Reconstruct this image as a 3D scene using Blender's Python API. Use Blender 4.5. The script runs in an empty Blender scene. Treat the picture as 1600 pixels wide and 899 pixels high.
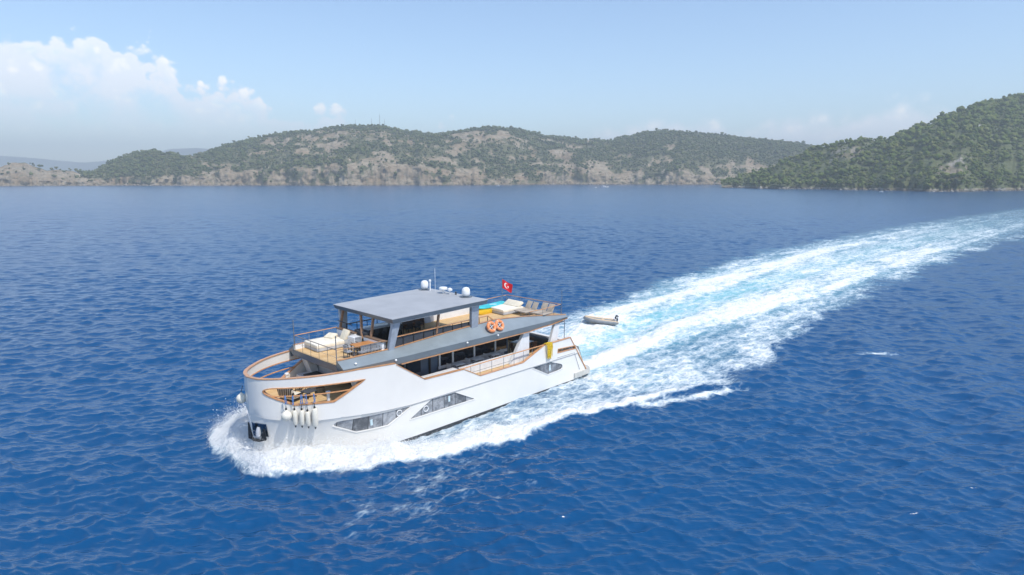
import bpy, bmesh, math, random
import numpy as np
from mathutils import Vector, Matrix
from mathutils.geometry import delaunay_2d_cdt

R = math.radians
random.seed(7)
rng = np.random.default_rng(11)
scene = bpy.context.scene
C = scene.collection

# ------------------------------------------------------------------ camera
CAM_H = 18.0
PITCH = 9.787
cam_d = bpy.data.cameras.new('camera')
cam_d.sensor_width = 36.0
cam_d.lens = 36.0 * 1000.0 / 1600.0
cam_d.clip_start = 0.5
cam_d.clip_end = 40000
cam = bpy.data.objects.new('camera', cam_d)
C.objects.link(cam)
cam.location = (0, 0, CAM_H)
cam.rotation_euler = (R(90 - PITCH), 0, 0)
scene.camera = cam

# ------------------------------------------------------------------ light
SUN_EL = 57.0
SUN_AZ = 134.0          # degrees clockwise from the view direction (+Y)
sd = Vector((math.sin(R(SUN_AZ)) * math.cos(R(SUN_EL)), math.cos(R(SUN_AZ)) * math.cos(R(SUN_EL)), math.sin(R(SUN_EL))))
sun_d = bpy.data.lights.new('sun', 'SUN')
sun_d.energy = 2.9
sun_d.angle = R(0.5)
sun_d.color = (1.0, 0.95, 0.87)
sun = bpy.data.objects.new('sun', sun_d)
C.objects.link(sun)
sun.rotation_euler = sd.to_track_quat('Z', 'Y').to_euler()

scene.view_settings.view_transform = 'Standard'
scene.view_settings.look = 'None'
scene.view_settings.exposure = 0.46
scene.view_settings.gamma = 1.0
scene.view_settings.use_curve_mapping = False
scene.cycles.use_denoising = True
scene.cycles.max_bounces = 8
scene.cycles.diffuse_bounces = 3
scene.cycles.glossy_bounces = 4
scene.cycles.transmission_bounces = 4
scene.cycles.volume_bounces = 0
scene.cycles.caustics_reflective = False
scene.cycles.caustics_refractive = False
scene.cycles.sample_clamp_indirect = 6.0
scene.cycles.sample_clamp_direct = 1.6


class NT:
    """tiny helper around a node tree"""
    def __init__(self, tree):
        self.t = tree

    def n(self, kind, **kw):
        nd = self.t.nodes.new(kind)
        for k, v in kw.items():
            if k == 'inp':
                for kk, vv in v.items():
                    self.put(nd.inputs[kk], vv)
            else:
                setattr(nd, k, v)
        return nd

    def put(self, sock, v):
        if hasattr(v, 'is_output') and v.is_output:
            self.t.links.new(v, sock)
        else:
            sock.default_value = v

    def m(self, op, a, b=0.0, c=0.0, clamp=False):
        nd = self.t.nodes.new('ShaderNodeMath')
        nd.operation = op
        nd.use_clamp = clamp
        for i, v in enumerate((a, b, c)):
            self.put(nd.inputs[i], v)
        return nd.outputs[0]

    def ss(self, x, lo, hi, a=0.0, b=1.0):
        nd = self.t.nodes.new('ShaderNodeMapRange')
        nd.interpolation_type = 'SMOOTHSTEP'
        for i, v in enumerate((x, lo, hi, a, b)):
            self.put(nd.inputs[i], v)
        return nd.outputs[0]

    def mix(self, f, a, b, blend='MIX'):
        nd = self.t.nodes.new('ShaderNodeMix')
        nd.data_type = 'RGBA'
        nd.blend_type = blend
        self.put(nd.inputs[0], f)
        for i, v in ((6, a), (7, b)):
            if isinstance(v, tuple) and len(v) == 3:
                v = (*v, 1)
            self.put(nd.inputs[i], v)
        return nd.outputs[2]

    def noise(self, vec, scale, detail=4, rough=0.55, lac=2.0, dim='3D'):
        nd = self.t.nodes.new('ShaderNodeTexNoise')
        nd.noise_dimensions = dim
        self.put(nd.inputs['Vector'], vec)
        nd.inputs['Scale'].default_value = scale
        nd.inputs['Detail'].default_value = detail
        nd.inputs['Roughness'].default_value = rough
        nd.inputs['Lacunarity'].default_value = lac
        return nd.outputs['Fac']


# ------------------------------------------------------------------ sky
world = bpy.data.worlds.new('World')
scene.world = world
world.use_nodes = True
wt = world.node_tree
wt.nodes.clear()
W = NT(wt)
sky = W.n('ShaderNodeTexSky', sky_type='NISHITA', sun_disc=False, sun_elevation=R(SUN_EL), sun_rotation=R(SUN_AZ),
          altitude=0.0, air_density=1.0, dust_density=0.6, ozone_density=3.0)
bg1 = W.n('ShaderNodeBackground', inp={'Color': sky.outputs[0], 'Strength': 0.15})
tc = W.n('ShaderNodeTexCoord')
sx = W.n('ShaderNodeSeparateXYZ', inp={0: tc.outputs['Generated']})
dx, dy, dz = sx.outputs
hor = W.m('SQRT', W.m('ADD', W.m('MULTIPLY', dx, dx), W.m('MULTIPLY', dy, dy)))
azi = W.m('ARCTAN2', dx, dy)                       # azimuth, 0 straight ahead
ele = W.m('ARCTAN2', dz, hor)
A = W.m('MULTIPLY', azi, 1000.0)
E_ = W.m('MULTIPLY', ele, 1000.0)
cv = W.n('ShaderNodeCombineXYZ', inp={0: A, 1: W.m('MULTIPLY', E_, 1.15), 2: 0.0}).outputs[0]


def vor(vec, scale):
    nd = wt.nodes.new('ShaderNodeTexVoronoi')
    nd.voronoi_dimensions = '2D'
    nd.feature = 'F1'
    W.put(nd.inputs['Vector'], vec)
    nd.inputs['Scale'].default_value = scale
    nd.inputs['Detail'].default_value = 2.0
    nd.inputs['Roughness'].default_value = 0.5
    return nd.outputs['Distance']


def curve(x, pts, lo, hi):
    f = W.n('ShaderNodeFloatCurve')
    c = f.mapping.curves[0]
    while len(c.points) > 2:
        c.points.remove(c.points[1])
    q = [((a - lo) / (hi - lo), b) for a, b in pts]
    c.points[0].location = q[0]
    c.points[1].location = q[-1]
    for p in q[1:-1]:
        c.points.new(*p)
    f.mapping.update()
    W.put(f.inputs['Value'], W.ss2(x, lo, hi))
    return f.outputs[0]


def _lin(x, lo, hi):
    nd = wt.nodes.new('ShaderNodeMapRange')
    for i, v in enumerate((x, lo, hi, 0.0, 1.0)):
        W.put(nd.inputs[i], v)
    return nd.outputs[0]


W.ss2 = _lin
puff = vor(cv, 0.030)
puff2 = vor(cv, 0.012)
big = W.noise(cv, 0.011, 5, 0.6, dim='2D')
# tall cumulus bank: cloud-top elevation (in milliradians / 300) against azimuth
top = curve(A, [(-1000, .45), (-800, .57), (-700, .60), (-655, .63), (-610, .665), (-560, .66), (-520, .60), (-490, .60), (-470, .56), (-450, .46), (-435, .47), (-400, .53), (-370, .50),
                (-345, .40), (-300, .38), (-260, .40), (-225, .30), (-150, .12), (-90, .34), (-70, .05), (0, .0), (100, .0)], -1000, 100)
rag = W.m('MULTIPLY', W.m('SUBTRACT', W.m('ADD', W.m('MULTIPLY', puff, 0.9), W.m('MULTIPLY', puff2, 0.6)), 0.62), -50.0)
rag = W.m('ADD', rag, W.m('MULTIPLY', W.m('SUBTRACT', big, 0.5), 34.0))
edge = W.m('ADD', W.m('SUBTRACT', W.m('MULTIPLY', top, 300.0), E_), rag)
body = W.ss(edge, -5.0, 12.0)
under = W.ss(E_, 20.0, 125.0)
holes = W.ss(W.m('ADD', big, W.m('MULTIPLY', W.m('SUBTRACT', 0.5, puff2), 0.3)), 0.20, 0.50)
bumpc = W.m('MULTIPLY', W.ss(W.m('ABSOLUTE', W.m('ADD', A, 395.0)), 75.0, 30.0), W.ss(E_, 85.0, 125.0))
holes = W.m('MAXIMUM', holes, W.m('MULTIPLY', bumpc, 0.95))
crest = W.ss(edge, 70.0, 4.0)
dens = W.m('MULTIPLY', body, W.m('MULTIPLY', under, W.m('MAXIMUM', W.m('MULTIPLY', holes, 0.88), W.m('MULTIPLY', crest, 0.98))), clamp=True)
# faint far cloud low over the hills on the other side
top2 = curve(A, [(0, .0), (100, .27), (190, .34), (230, .37), (290, .36), (330, .31), (400, .36), (470, .35), (530, .42), (570, .40), (610, .25), (800, .1), (1000, 0)], 0, 1000)
edge2 = W.m('ADD', W.m('SUBTRACT', W.m('MULTIPLY', top2, 250.0), E_), W.m('MULTIPLY', rag, 0.45))
dens2 = W.m('MULTIPLY', W.ss(edge2, -8.0, 22.0), 0.80)
front = W.ss(dy, 0.0, 0.15)
d_all = W.m('MULTIPLY', W.m('MAXIMUM', dens, dens2), front, clamp=True)
shade = W.ss(W.m('ADD', puff, W.m('MULTIPLY', big, 0.5)), 0.35, 0.95)
ccol = W.mix(W.m('MULTIPLY', shade, 0.75), (0.92, 0.89, 0.86), (0.66, 0.71, 0.80))
bg2 = W.n('ShaderNodeBackground', inp={'Color': ccol, 'Strength': 1.22})
mx = W.n('ShaderNodeMixShader', inp={0: d_all, 1: bg1.outputs[0], 2: bg2.outputs[0]})
W.n('ShaderNodeOutputWorld', inp={0: mx.outputs[0]})

# ------------------------------------------------------------------ materials
MATS = {}


def mat(name, base, rough=0.5, metal=0.0, var=0.06, vscale=3.0, bump=0.0, bscale=30.0, spec=0.5, coat=0.0, stretch=None):
    if name in MATS:
        return MATS[name]
    m = bpy.data.materials.new(name)
    m.use_nodes = True
    t = NT(m.node_tree)
    b = m.node_tree.nodes['Principled BSDF']
    co = t.n('ShaderNodeTexCoord').outputs['Object']
    if stretch:
        co = t.n('ShaderNodeMapping', inp={0: co, 3: stretch}).outputs[0]
    nz = t.noise(co, vscale, 5, 0.6)
    lo = tuple(max(0, c * (1 - var * 2)) for c in base)
    hi = tuple(min(1, c * (1 + var * 2)) for c in base)
    t.put(b.inputs['Base Color'], t.mix(t.ss(nz, 0.25, 0.75), lo, hi))
    t.put(b.inputs['Roughness'], t.m('ADD', rough - 0.06, t.m('MULTIPLY', nz, 0.12), clamp=True))
    b.inputs['Metallic'].default_value = metal
    b.inputs['Specular IOR Level'].default_value = spec
    b.inputs['Coat Weight'].default_value = coat
    if bump:
        bn = t.n('ShaderNodeBump', inp={'Height': t.noise(co, bscale, 3, 0.6), 'Strength': bump, 'Distance': 0.02})
        t.put(b.inputs['Normal'], bn.outputs[0])
    MATS[name] = m
    return m


WHITE = mat('white_gelcoat', (0.81, 0.785, 0.74), 0.22, var=0.015, vscale=0.6, coat=0.3)
WHITE2 = mat('white_paint', (0.74, 0.745, 0.75), 0.4, var=0.03)
GREY = mat('grey_fascia_paint', (0.235, 0.275, 0.30), 0.30, var=0.05, vscale=0.8, coat=0.3)
GREYD = mat('dark_grey_paint', (0.10, 0.125, 0.155), 0.35, var=0.06, vscale=1.2)
ROOF = mat('grey_roof_paint', (0.39, 0.40, 0.415), 0.5, var=0.05, vscale=0.5)
BOOT = mat('dark_antifouling', (0.045, 0.05, 0.055), 0.6, var=0.15)
TRIM = mat('varnished_wood', (0.56, 0.285, 0.13), 0.35, var=0.14, vscale=4, stretch=(0.6, 4, 4), coat=0.3)
WOODD = mat('dark_wood', (0.16, 0.075, 0.04), 0.45, var=0.15, stretch=(1, 5, 5))
TABLEW = mat('oiled_teak', (0.55, 0.235, 0.065), 0.4, var=0.12, stretch=(1, 8, 1))
BLACK = mat('black_metal', (0.02, 0.021, 0.024), 0.4, var=0.1)
STEEL = mat('stainless_steel', (0.42, 0.44, 0.47), 0.25, metal=0.9)
GLASSD = mat('dark_saloon_glass', (0.012, 0.016, 0.025), 0.06, spec=0.8)
CREAM = mat('cream_fabric', (0.74, 0.67, 0.53), 0.9, var=0.05, bump=0.25, bscale=14)
CREAML = mat('pale_cream_fabric', (0.82, 0.76, 0.64), 0.9, var=0.05, bump=0.25, bscale=10)
GREYF = mat('grey_fabric', (0.45, 0.46, 0.48), 0.9, var=0.06)
TAUPE = mat('taupe_mesh_fabric', (0.43, 0.37, 0.30), 0.9, var=0.06)
CHARF = mat('charcoal_fabric', (0.06, 0.065, 0.075), 0.9, var=0.1)
LGREY = mat('light_grey_metal', (0.50, 0.52, 0.56), 0.4)
FEND = mat('cream_fender_vinyl', (0.78, 0.74, 0.64), 0.4, var=0.04, vscale=5)
ROPEB = mat('blue_rope', (0.08, 0.20, 0.45), 0.9, var=0.25, vscale=14)
ROPEK = mat('dark_rope', (0.06, 0.07, 0.09), 0.9, var=0.2)
YELLOW = mat('yellow_rope', (0.72, 0.50, 0.03), 0.85, var=0.2, vscale=12, bump=0.4, bscale=25)
ORANGE = mat('orange_lifebuoy', (0.80, 0.27, 0.10), 0.5, var=0.07)
TURQ = mat('turquoise_board', (0.05, 0.50, 0.55), 0.45)
KAYAK = mat('yellow_plastic', (0.75, 0.47, 0.02), 0.4)
REDF = mat('red_flag_cloth', (0.62, 0.012, 0.025), 0.8)
FLAGW = mat('white_flag_cloth', (0.82, 0.82, 0.82), 0.8)
RADOME = mat('white_radome', (0.80, 0.81, 0.82), 0.3, var=0.02)
WALLB = mat('blue_grey_wall', (0.10, 0.14, 0.20), 0.45, var=0.12, vscale=0.9)
DINGT = mat('grey_dinghy_tube', (0.20, 0.215, 0.23), 0.55)
DINGB = mat('beige_dinghy_tube', (0.62, 0.47, 0.30), 0.6)


def teak_mat():
    m = bpy.data.materials.new('teak_deck')
    m.use_nodes = True
    t = NT(m.node_tree)
    b = m.node_tree.nodes['Principled BSDF']
    co = t.n('ShaderNodeTexCoord').outputs['Object']
    sp = t.n('ShaderNodeSeparateXYZ', inp={0: co}).outputs
    w = t.m('FRACT', t.m('MULTIPLY', sp[1], 9.0))
    seam = t.ss(t.m('ABSOLUTE', t.m('SUBTRACT', w, 0.5)), 0.42, 0.48)
    idn = t.m('FLOOR', t.m('MULTIPLY', sp[1], 9.0))
    wn = t.n('ShaderNodeTexWhiteNoise', noise_dimensions='1D', inp={'W': idn}).outputs[0]
    nz = t.noise(co, 0.8, 6, 0.65)
    c = t.mix(t.ss(t.m('ADD', t.m('MULTIPLY', wn, 0.4), t.m('MULTIPLY', nz, 0.8)), 0.2, 0.9), (0.56, 0.355, 0.155), (0.72, 0.50, 0.255))
    c = t.mix(t.m('MULTIPLY', seam, 0.55), c, (0.12, 0.09, 0.06))
    t.put(b.inputs['Base Color'], c)
    b.inputs['Roughness'].default_value = 0.7
    return m


TEAK = teak_mat()


def window_mat():
    m = bpy.data.materials.new('tinted_window')
    m.use_nodes = True
    t = NT(m.node_tree)
    b = m.node_tree.nodes['Principled BSDF']
    co = t.n('ShaderNodeTexCoord').outputs['Object']
    sp = t.n('ShaderNodeSeparateXYZ', inp={0: co}).outputs
    pan = t.m('FRACT', t.m('MULTIPLY', sp[0], 0.95))
    idn = t.m('FLOOR', t.m('MULTIPLY', sp[0], 0.95))
    wn = t.n('ShaderNodeTexWhiteNoise', noise_dimensions='1D', inp={'W': idn}).outputs[0]
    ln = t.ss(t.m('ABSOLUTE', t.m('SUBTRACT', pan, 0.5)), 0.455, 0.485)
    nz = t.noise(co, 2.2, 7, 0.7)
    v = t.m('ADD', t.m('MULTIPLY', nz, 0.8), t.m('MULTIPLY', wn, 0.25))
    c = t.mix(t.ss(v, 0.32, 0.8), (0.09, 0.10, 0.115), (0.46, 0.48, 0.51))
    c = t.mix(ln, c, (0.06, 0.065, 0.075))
    t.put(b.inputs['Base Color'], c)
    b.inputs['Roughness'].default_value = 0.08
    b.inputs['Specular IOR Level'].default_value = 0.6
    return m


WINDOW = window_mat()


def stripe_mat():
    m = bpy.data.materials.new('striped_cushion')
    m.use_nodes = True
    t = NT(m.node_tree)
    b = m.node_tree.nodes['Principled BSDF']
    co = t.n('ShaderNodeTexCoord').outputs['Object']
    sp = t.n('ShaderNodeSeparateXYZ', inp={0: co}).outputs
    w = t.m('FRACT', t.m('MULTIPLY', t.m('ADD', sp[1], t.m('MULTIPLY', sp[2], 0.4)), 6.5))
    t.put(b.inputs['Base Color'], t.mix(t.ss(t.m('ABSOLUTE', t.m('SUBTRACT', w, 0.5)), 0.2, 0.28), (0.03, 0.03, 0.035), (0.55, 0.50, 0.43)))
    b.inputs['Roughness'].default_value = 0.9
    return m


STRIPE = stripe_mat()


# ------------------------------------------------------------------ mesh helpers
def xf(v, M):
    return M @ Vector(v) if M is not None else Vector(v)


class MB:
    """collects shapes; build() links them as one mesh object"""
    def __init__(self):
        self.v = []
        self.f = []

    def add(self, vs, fs, M=None):
        o = len(self.v)
        self.v += [tuple(xf(p, M)) for p in vs]
        self.f += [tuple(i + o for i in f) for f in fs]
        return self

    def box(self, c, s, M=None, bev=0.0):
        bm = bmesh.new()
        bmesh.ops.create_cube(bm, size=1.0, matrix=Matrix.Translation(c) @ Matrix.Diagonal((*s, 1)))
        if bev:
            bmesh.ops.bevel(bm, geom=bm.edges[:], offset=bev, segments=2, affect='EDGES', profile=0.6)
        return self.bm(bm, M)

    def bm(self, bm, M=None):
        bm.verts.index_update()
        self.add([v.co.copy() for v in bm.verts], [[v.index for v in f.verts] for f in bm.faces], M)
        bm.free()
        return self

    def hexa(self, p8, M=None):
        """8 corners: bottom ring 0-3, top ring 4-7"""
        return self.add(p8, [(3, 2, 1, 0), (4, 5, 6, 7), (0, 1, 5, 4), (1, 2, 6, 5), (2, 3, 7, 6), (3, 0, 4, 7)], M)

    def prism(self, poly, axis, a, b, M=None):
        """extrude a 2D polygon along axis 0/1/2 between a and b"""
        def p3(q, h):
            l = list(q)
            l.insert(axis, h)
            return tuple(l)
        n = len(poly)
        vs = [p3(q, a) for q in poly] + [p3(q, b) for q in poly]
        fs = [tuple(range(n))[::-1], tuple(range(n, 2 * n))] + [(i, (i + 1) % n, n + (i + 1) % n, n + i) for i in range(n)]
        return self.add(vs, fs, M)

    def tube(self, pts, r, k=8, M=None, closed=False, caps=True):
        pts = [Vector(p) for p in pts]
        n = len(pts)
        rs = r if isinstance(r, (list, tuple)) else [r] * n
        vs, fs = [], []
        up = None
        for i, p in enumerate(pts):
            if closed:
                d = pts[(i + 1) % n] - pts[i - 1]
            else:
                d = pts[min(i + 1, n - 1)] - pts[max(i - 1, 0)]
            d.normalize()
            if up is None:
                up = Vector((0, 0, 1)) if abs(d.z) < 0.9 else Vector((1, 0, 0))
            a = d.cross(up)
            if a.length < 1e-6:
                a = d.orthogonal()
            a.normalize()
            b = a.cross(d).normalized()
            up = b
            for j in range(k):
                t = 2 * math.pi * (j + 0.5) / k
                vs.append(p + a * math.cos(t) * rs[i] + b * math.sin(t) * rs[i])
        m = n if closed else n - 1
        for i in range(m):
            for j in range(k):
                i2 = (i + 1) % n
                fs.append((i * k + j, i * k + (j + 1) % k, i2 * k + (j + 1) % k, i2 * k + j))
        if not closed and caps:
            fs.append(tuple(range(k))[::-1])
            fs.append(tuple(range((n - 1) * k, n * k)))
        return self.add(vs, fs, M)

    def sweep(self, pts, ups, w, h, M=None, closed=False):
        """rectangular section; ups: 'height' direction at each point, w is across, h along up"""
        pts = [Vector(p) for p in pts]
        n = len(pts)
        vs, fs = [], []
        for i, p in enumerate(pts):
            if closed:
                d = pts[(i + 1) % n] - pts[i - 1]
            else:
                d = pts[min(i + 1, n - 1)] - pts[max(i - 1, 0)]
            d.normalize()
            u = Vector(ups[i] if isinstance(ups, list) else ups).normalized()
            a = d.cross(u).normalized()
            u = a.cross(d).normalized()
            for sx_, sz_ in ((-1, -1), (1, -1), (1, 1), (-1, 1)):
                vs.append(p + a * (sx_ * w / 2) + u * (sz_ * h / 2))
        m = n if closed else n - 1
        for i in range(m):
            i2 = (i + 1) % n
            for j in range(4):
                fs.append((i * 4 + j, i * 4 + (j + 1) % 4, i2 * 4 + (j + 1) % 4, i2 * 4 + j))
        if not closed:
            fs += [(3, 2, 1, 0), tuple(range((n - 1) * 4, n * 4))]
        return self.add(vs, fs, M)

    def lathe(self, prof, k=16, M=None):
        vs, fs = [], []
        for r, z in prof:
            for j in range(k):
                t = 2 * math.pi * j / k
                vs.append((r * math.cos(t), r * math.sin(t), z))
        for i in range(len(prof) - 1):
            for j in range(k):
                fs.append((i * k + j, i * k + (j + 1) % k, (i + 1) * k + (j + 1) % k, (i + 1) * k + j))
        fs += [tuple(range(k))[::-1], tuple(range((len(prof) - 1) * k, len(prof) * k))]
        return self.add(vs, fs, M)

    def torus(self, Rr, r, k=24, j=10, M=None):
        return self.tube([(Rr * math.cos(2 * math.pi * i / k), Rr * math.sin(2 * math.pi * i / k), 0) for i in range(k)], r, j, M, closed=True)

    def build(self, name, material, parent=None, smooth=True, recalc=True, angle=35):
        me = bpy.data.meshes.new(name)
        me.from_pydata([tuple(p) for p in self.v], [], self.f)
        if recalc:
            bm = bmesh.new()
            bm.from_mesh(me)
            bmesh.ops.recalc_face_normals(bm, faces=bm.faces[:])
            bm.to_mesh(me)
            bm.free()
        if smooth:
            me.polygons.foreach_set('use_smooth', [True] * len(me.polygons))
            me.set_sharp_from_angle(angle=R(angle))
        me.materials.append(material)
        o = bpy.data.objects.new(name, me)
        C.objects.link(o)
        if parent is not None:
            o.parent = parent
        return o


def tag(o, label=None, cat=None, group=None, kind=None):
    if label:
        o['label'] = label
    if cat:
        o['category'] = cat
    if group:
        o['group'] = group
    if kind:
        o['kind'] = kind
    return o


def copy_tree(o, parent=None):
    c = o.copy()
    C.objects.link(c)
    if parent is not None:
        c.parent = parent
    for ch in list(o.children):
        copy_tree(ch, c)
    return c


# ------------------------------------------------------------------ yacht frame
AFT = Vector((0.69465837, 0.7193398, 0))      # towards the stern
PORT = Vector((0.7193398, -0.69465837, 0))    # towards the side one sees
O = Vector((-15.74152, 38.83419, 0))
BM = Matrix(((AFT.x, -PORT.x, 0, O.x), (AFT.y, -PORT.y, 0, O.y), (0, 0, 1, 0), (0, 0, 0, 1)))


def P(s, t, z):
    """yacht coordinates: s aft of the bow, t to port, z up"""
    return Vector((s, -t, z))


def thing(name, label, cat, s=0, t=0, z=0, rz=0, group=None):
    o = bpy.data.objects.new(name, None)
    o.empty_display_size = 0.3
    C.objects.link(o)
    o.matrix_world = BM @ Matrix.Translation(P(s, t, z)) @ Matrix.Rotation(R(rz), 4, 'Z')
    tag(o, label, cat, group)
    return o


def place(o, s, t, z, rz=0, M=None):
    m = BM @ Matrix.Translation(P(s, t, z)) @ Matrix.Rotation(R(rz), 4, 'Z')
    o.matrix_world = m @ M if M is not None else m


def catmull(pts, n=12):
    pts = [np.array(p, float) for p in pts]
    out = []
    for i in range(len(pts) - 1):
        p0 = pts[max(i - 1, 0)]
        p1, p2 = pts[i], pts[i + 1]
        p3 = pts[min(i + 2, len(pts) - 1)]
        for k in range(n):
            t = k / n
            out.append(0.5 * ((2 * p1) + (-p0 + p2) * t + (2 * p0 - 5 * p1 + 4 * p2 - p3) * t * t + (-p0 + 3 * p1 - 3 * p2 + p3) * t ** 3))
    out.append(pts[-1])
    return np.array(out)


PLA = catmull([(-0.95, 0), (-0.88, .5), (-.70, 1.02), (-.32, 1.55), (.32, 2.13), (1.2, 2.74), (2.3, 3.26), (3.8, 3.67), (5.5, 3.86), (7.5, 3.9), (11, 3.9)])
PLB = catmull([(-0.80, 0), (-0.66, .35), (-.35, .72), (.2, 1.12), (1.1, 1.62), (2.3, 2.2), (3.6, 2.72), (5.0, 3.22), (6.6, 3.66), (8.5, 3.86), (11, 3.9)])


def arclen(p):
    return np.concatenate([[0], np.cumsum(np.linalg.norm(np.diff(p, axis=0), axis=1))])


UA = arclen(PLA)
UB = arclen(PLB)
U11 = UA[-1]


def planA(u):
    if u >= U11:
        return np.array((11 + u - U11, 3.9))
    return np.array((np.interp(u, UA, PLA[:, 0]), np.interp(u, UA, PLA[:, 1])))


def planB(u):
    if u >= U11:
        return np.array((11 + u - U11, 3.9))
    f = u / U11 * UB[-1]
    return np.array((np.interp(f, UB, PLB[:, 0]), np.interp(f, UB, PLB[:, 1])))


def u_of_s(s):
    if s >= 11:
        return U11 + s - 11
    return float(np.interp(s, PLA[:, 0], UA))


def zk(s):
    """height of the knuckle line"""
    return float(np.interp(s, [-1, 0.1, 1.4, 3.6, 6, 8.6, 30], [3.36, 3.2, 3.02, 2.92, 2.66, 2.47, 2.45]))


def hull_pt(u, z, off=0.0, side=1, upper=True):
    """point of the hull surface, moved out by off along the plan normal"""
    def at(uu):
        a = planA(uu)
        if upper:
            return a
        k = zk(a[0])
        f = min(max((k - z) / max(k, 0.1), 0), 1.45)
        f = f ** 0.85 if f < 1 else f
        return a + (planB(uu) - a) * f
    p = at(u)
    if u < 0.02:
        nrm = np.array((-1.0, 0.0))
    else:
        d = at(u + 0.03) - at(max(u - 0.03, 0))
        nrm = np.array((-d[1], d[0]))
        nrm /= np.linalg.norm(nrm) + 1e-9
    q = p + nrm * off
    if u < 0.02:
        q[1] = 0
    return P(q[0], side * max(q[1], 0), z)


def in_poly(p, poly):
    x, y = p
    r = False
    j = len(poly) - 1
    for i in range(len(poly)):
        xi, yi = poly[i]
        xj, yj = poly[j]
        if (yi > y) != (yj > y) and x < (xj - xi) * (y - yi) / (yj - yi) + xi:
            r = not r
        j = i
    return r


def resample(poly, step, closed=True):
    out = []
    n = len(poly)
    for i in range(n if closed else n - 1):
        a = np.array(poly[i], float)
        b = np.array(poly[(i + 1) % n], float)
        k = max(1, int(np.linalg.norm(b - a) / step))
        for q in range(k):
            out.append(tuple(a + (b - a) * q / k))
    if not closed:
        out.append(tuple(poly[-1]))
    return out


def round_poly(poly, rad, idx=None, k=4):
    out = []
    n = len(poly)
    for i in range(n):
        if idx is not None and i not in idx:
            out.append(tuple(poly[i]))
            continue
        p = np.array(poly[i], float)
        a = np.array(poly[i - 1], float) - p
        b = np.array(poly[(i + 1) % n], float) - p
        ra = min(rad, np.linalg.norm(a) * 0.45)
        rb = min(rad, np.linalg.norm(b) * 0.45)
        p0 = p + a / np.linalg.norm(a) * ra
        p2 = p + b / np.linalg.norm(b) * rb
        for q in range(k + 1):
            t = q / k
            out.append(tuple((1 - t) ** 2 * p0 + 2 * t * (1 - t) * p + t * t * p2))
    return out


def cdt_region(loop, holes, gx, gy):
    """triangles covering loop minus holes, in 2D"""
    verts = []
    edges = []
    for lp in [loop] + holes:
        o = len(verts)
        verts += [Vector(p) for p in lp]
        edges += [(o + i, o + (i + 1) % len(lp)) for i in range(len(lp))]
    nb = len(verts)
    bp = np.array([tuple(v) for v in verts])
    for x in gx:
        for y in gy:
            if in_poly((x, y), loop) and not any(in_poly((x, y), h) for h in holes):
                if np.min(np.abs(bp[:, 0] - x) + np.abs(bp[:, 1] - y)) > 0.12:
                    verts.append(Vector((x, y)))
    vo, eo, fo, *_ = delaunay_2d_cdt(verts, edges, [], 0, 1e-4)
    tris = []
    for f in fo:
        c = (sum(vo[i][0] for i in f) / len(f), sum(vo[i][1] for i in f) / len(f))
        if in_poly(c, loop) and not any(in_poly(c, h) for h in holes):
            tris.append(tuple(f))
    return [tuple(v) for v in vo], tris


def hull_panel(loop_sz, holes_sz, thick, side, off=0.0, upper=True, step=0.25):
    """a plate of the hull: outline and holes given as (s, z)"""
    def cv_(poly):
        return [(u_of_s(p[0]), p[1]) for p in resample(poly, step)]
    loop = cv_(loop_sz)
    holes = [cv_(h) for h in holes_sz]
    us = [p[0] for p in loop]
    zs = [p[1] for p in loop]
    gx = list(np.arange(min(us) + 0.18, min(9, max(us)), 0.22)) + list(np.arange(9.1, max(us), 0.8))
    gy = np.arange(min(zs) + 0.2, max(zs), 0.45)
    v2, tris = cdt_region(loop, holes, gx, gy)
    n = len(v2)
    vs = [hull_pt(u, z, off, side, upper) for u, z in v2] + [hull_pt(u, z, off - thick, side, upper) for u, z in v2]
    cnt = {}
    for t in tris:
        for i in range(3):
            e = (t[i], t[(i + 1) % 3])
            cnt.setdefault(tuple(sorted(e)), []).append(e)
    fs = [t for t in tris] + [tuple(i + n for i in t[::-1]) for t in tris]
    for k, l in cnt.items():
        if len(l) == 1:
            a, b = l[0]
            fs.append((b, a, a + n, b + n))
    m = MB()
    m.add(vs, fs)
    return m


def hull_line(poly, off, side, step=0.2, closed=True, upper=True):
    """3D path that follows the hull surface along (s, z) points, with outward normals"""
    pts, nr = [], []
    for s, z in resample(poly, step, closed):
        u = u_of_s(s)
        a = hull_pt(u, z, off, side, upper)
        b = hull_pt(u, z, off + 0.1, side, upper)
        d = b - a
        pts.append(a)
        nr.append(d.normalized() if d.length > 1e-4 else Vector((-1, 0, 0)))
    return pts, nr


exec_order = []
# ------------------------------------------------------------------ MOTOR YACHT
yacht = thing('motor_yacht', 'large white three deck motor yacht with grey roof ploughing through the blue sea', 'yacht')

OPEN_BOW = round_poly([(-.60, 5.12), (-.30, 5.27), (.9, 5.26), (2.9, 5.22), (5.0, 5.13), (2.92, 4.06), (1.84, 4.13), (.78, 4.15), (.0, 4.55), (-.50, 4.86)], 0.3, idx=[0, 1, 9])
SLOT = [(24.25, 3.02), (26.7, 2.95), (26.75, 3.22), (24.3, 3.36)]
WIN1 = round_poly([(2.72, 2.40), (3.05, 2.66), (8.55, 2.36), (6.55, 1.50), (4.2, 1.58)], 0.35, idx=[0, 1])
WIN2 = [(10.36, 2.40), (12.58, 2.36), (14.55, 1.36), (8.35, 1.42)]
WIN3 = round_poly([(21.05, 2.38), (23.4, 2.38), (25.0, 1.85), (25.0, 1.45), (23.04, 1.36)], 0.3, idx=[2, 3])


def sheer_z(s):
    return float(np.interp(s, [-1, 1, 4.6, 7.4], [5.78, 5.83, 5.84, 5.66]))


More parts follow.
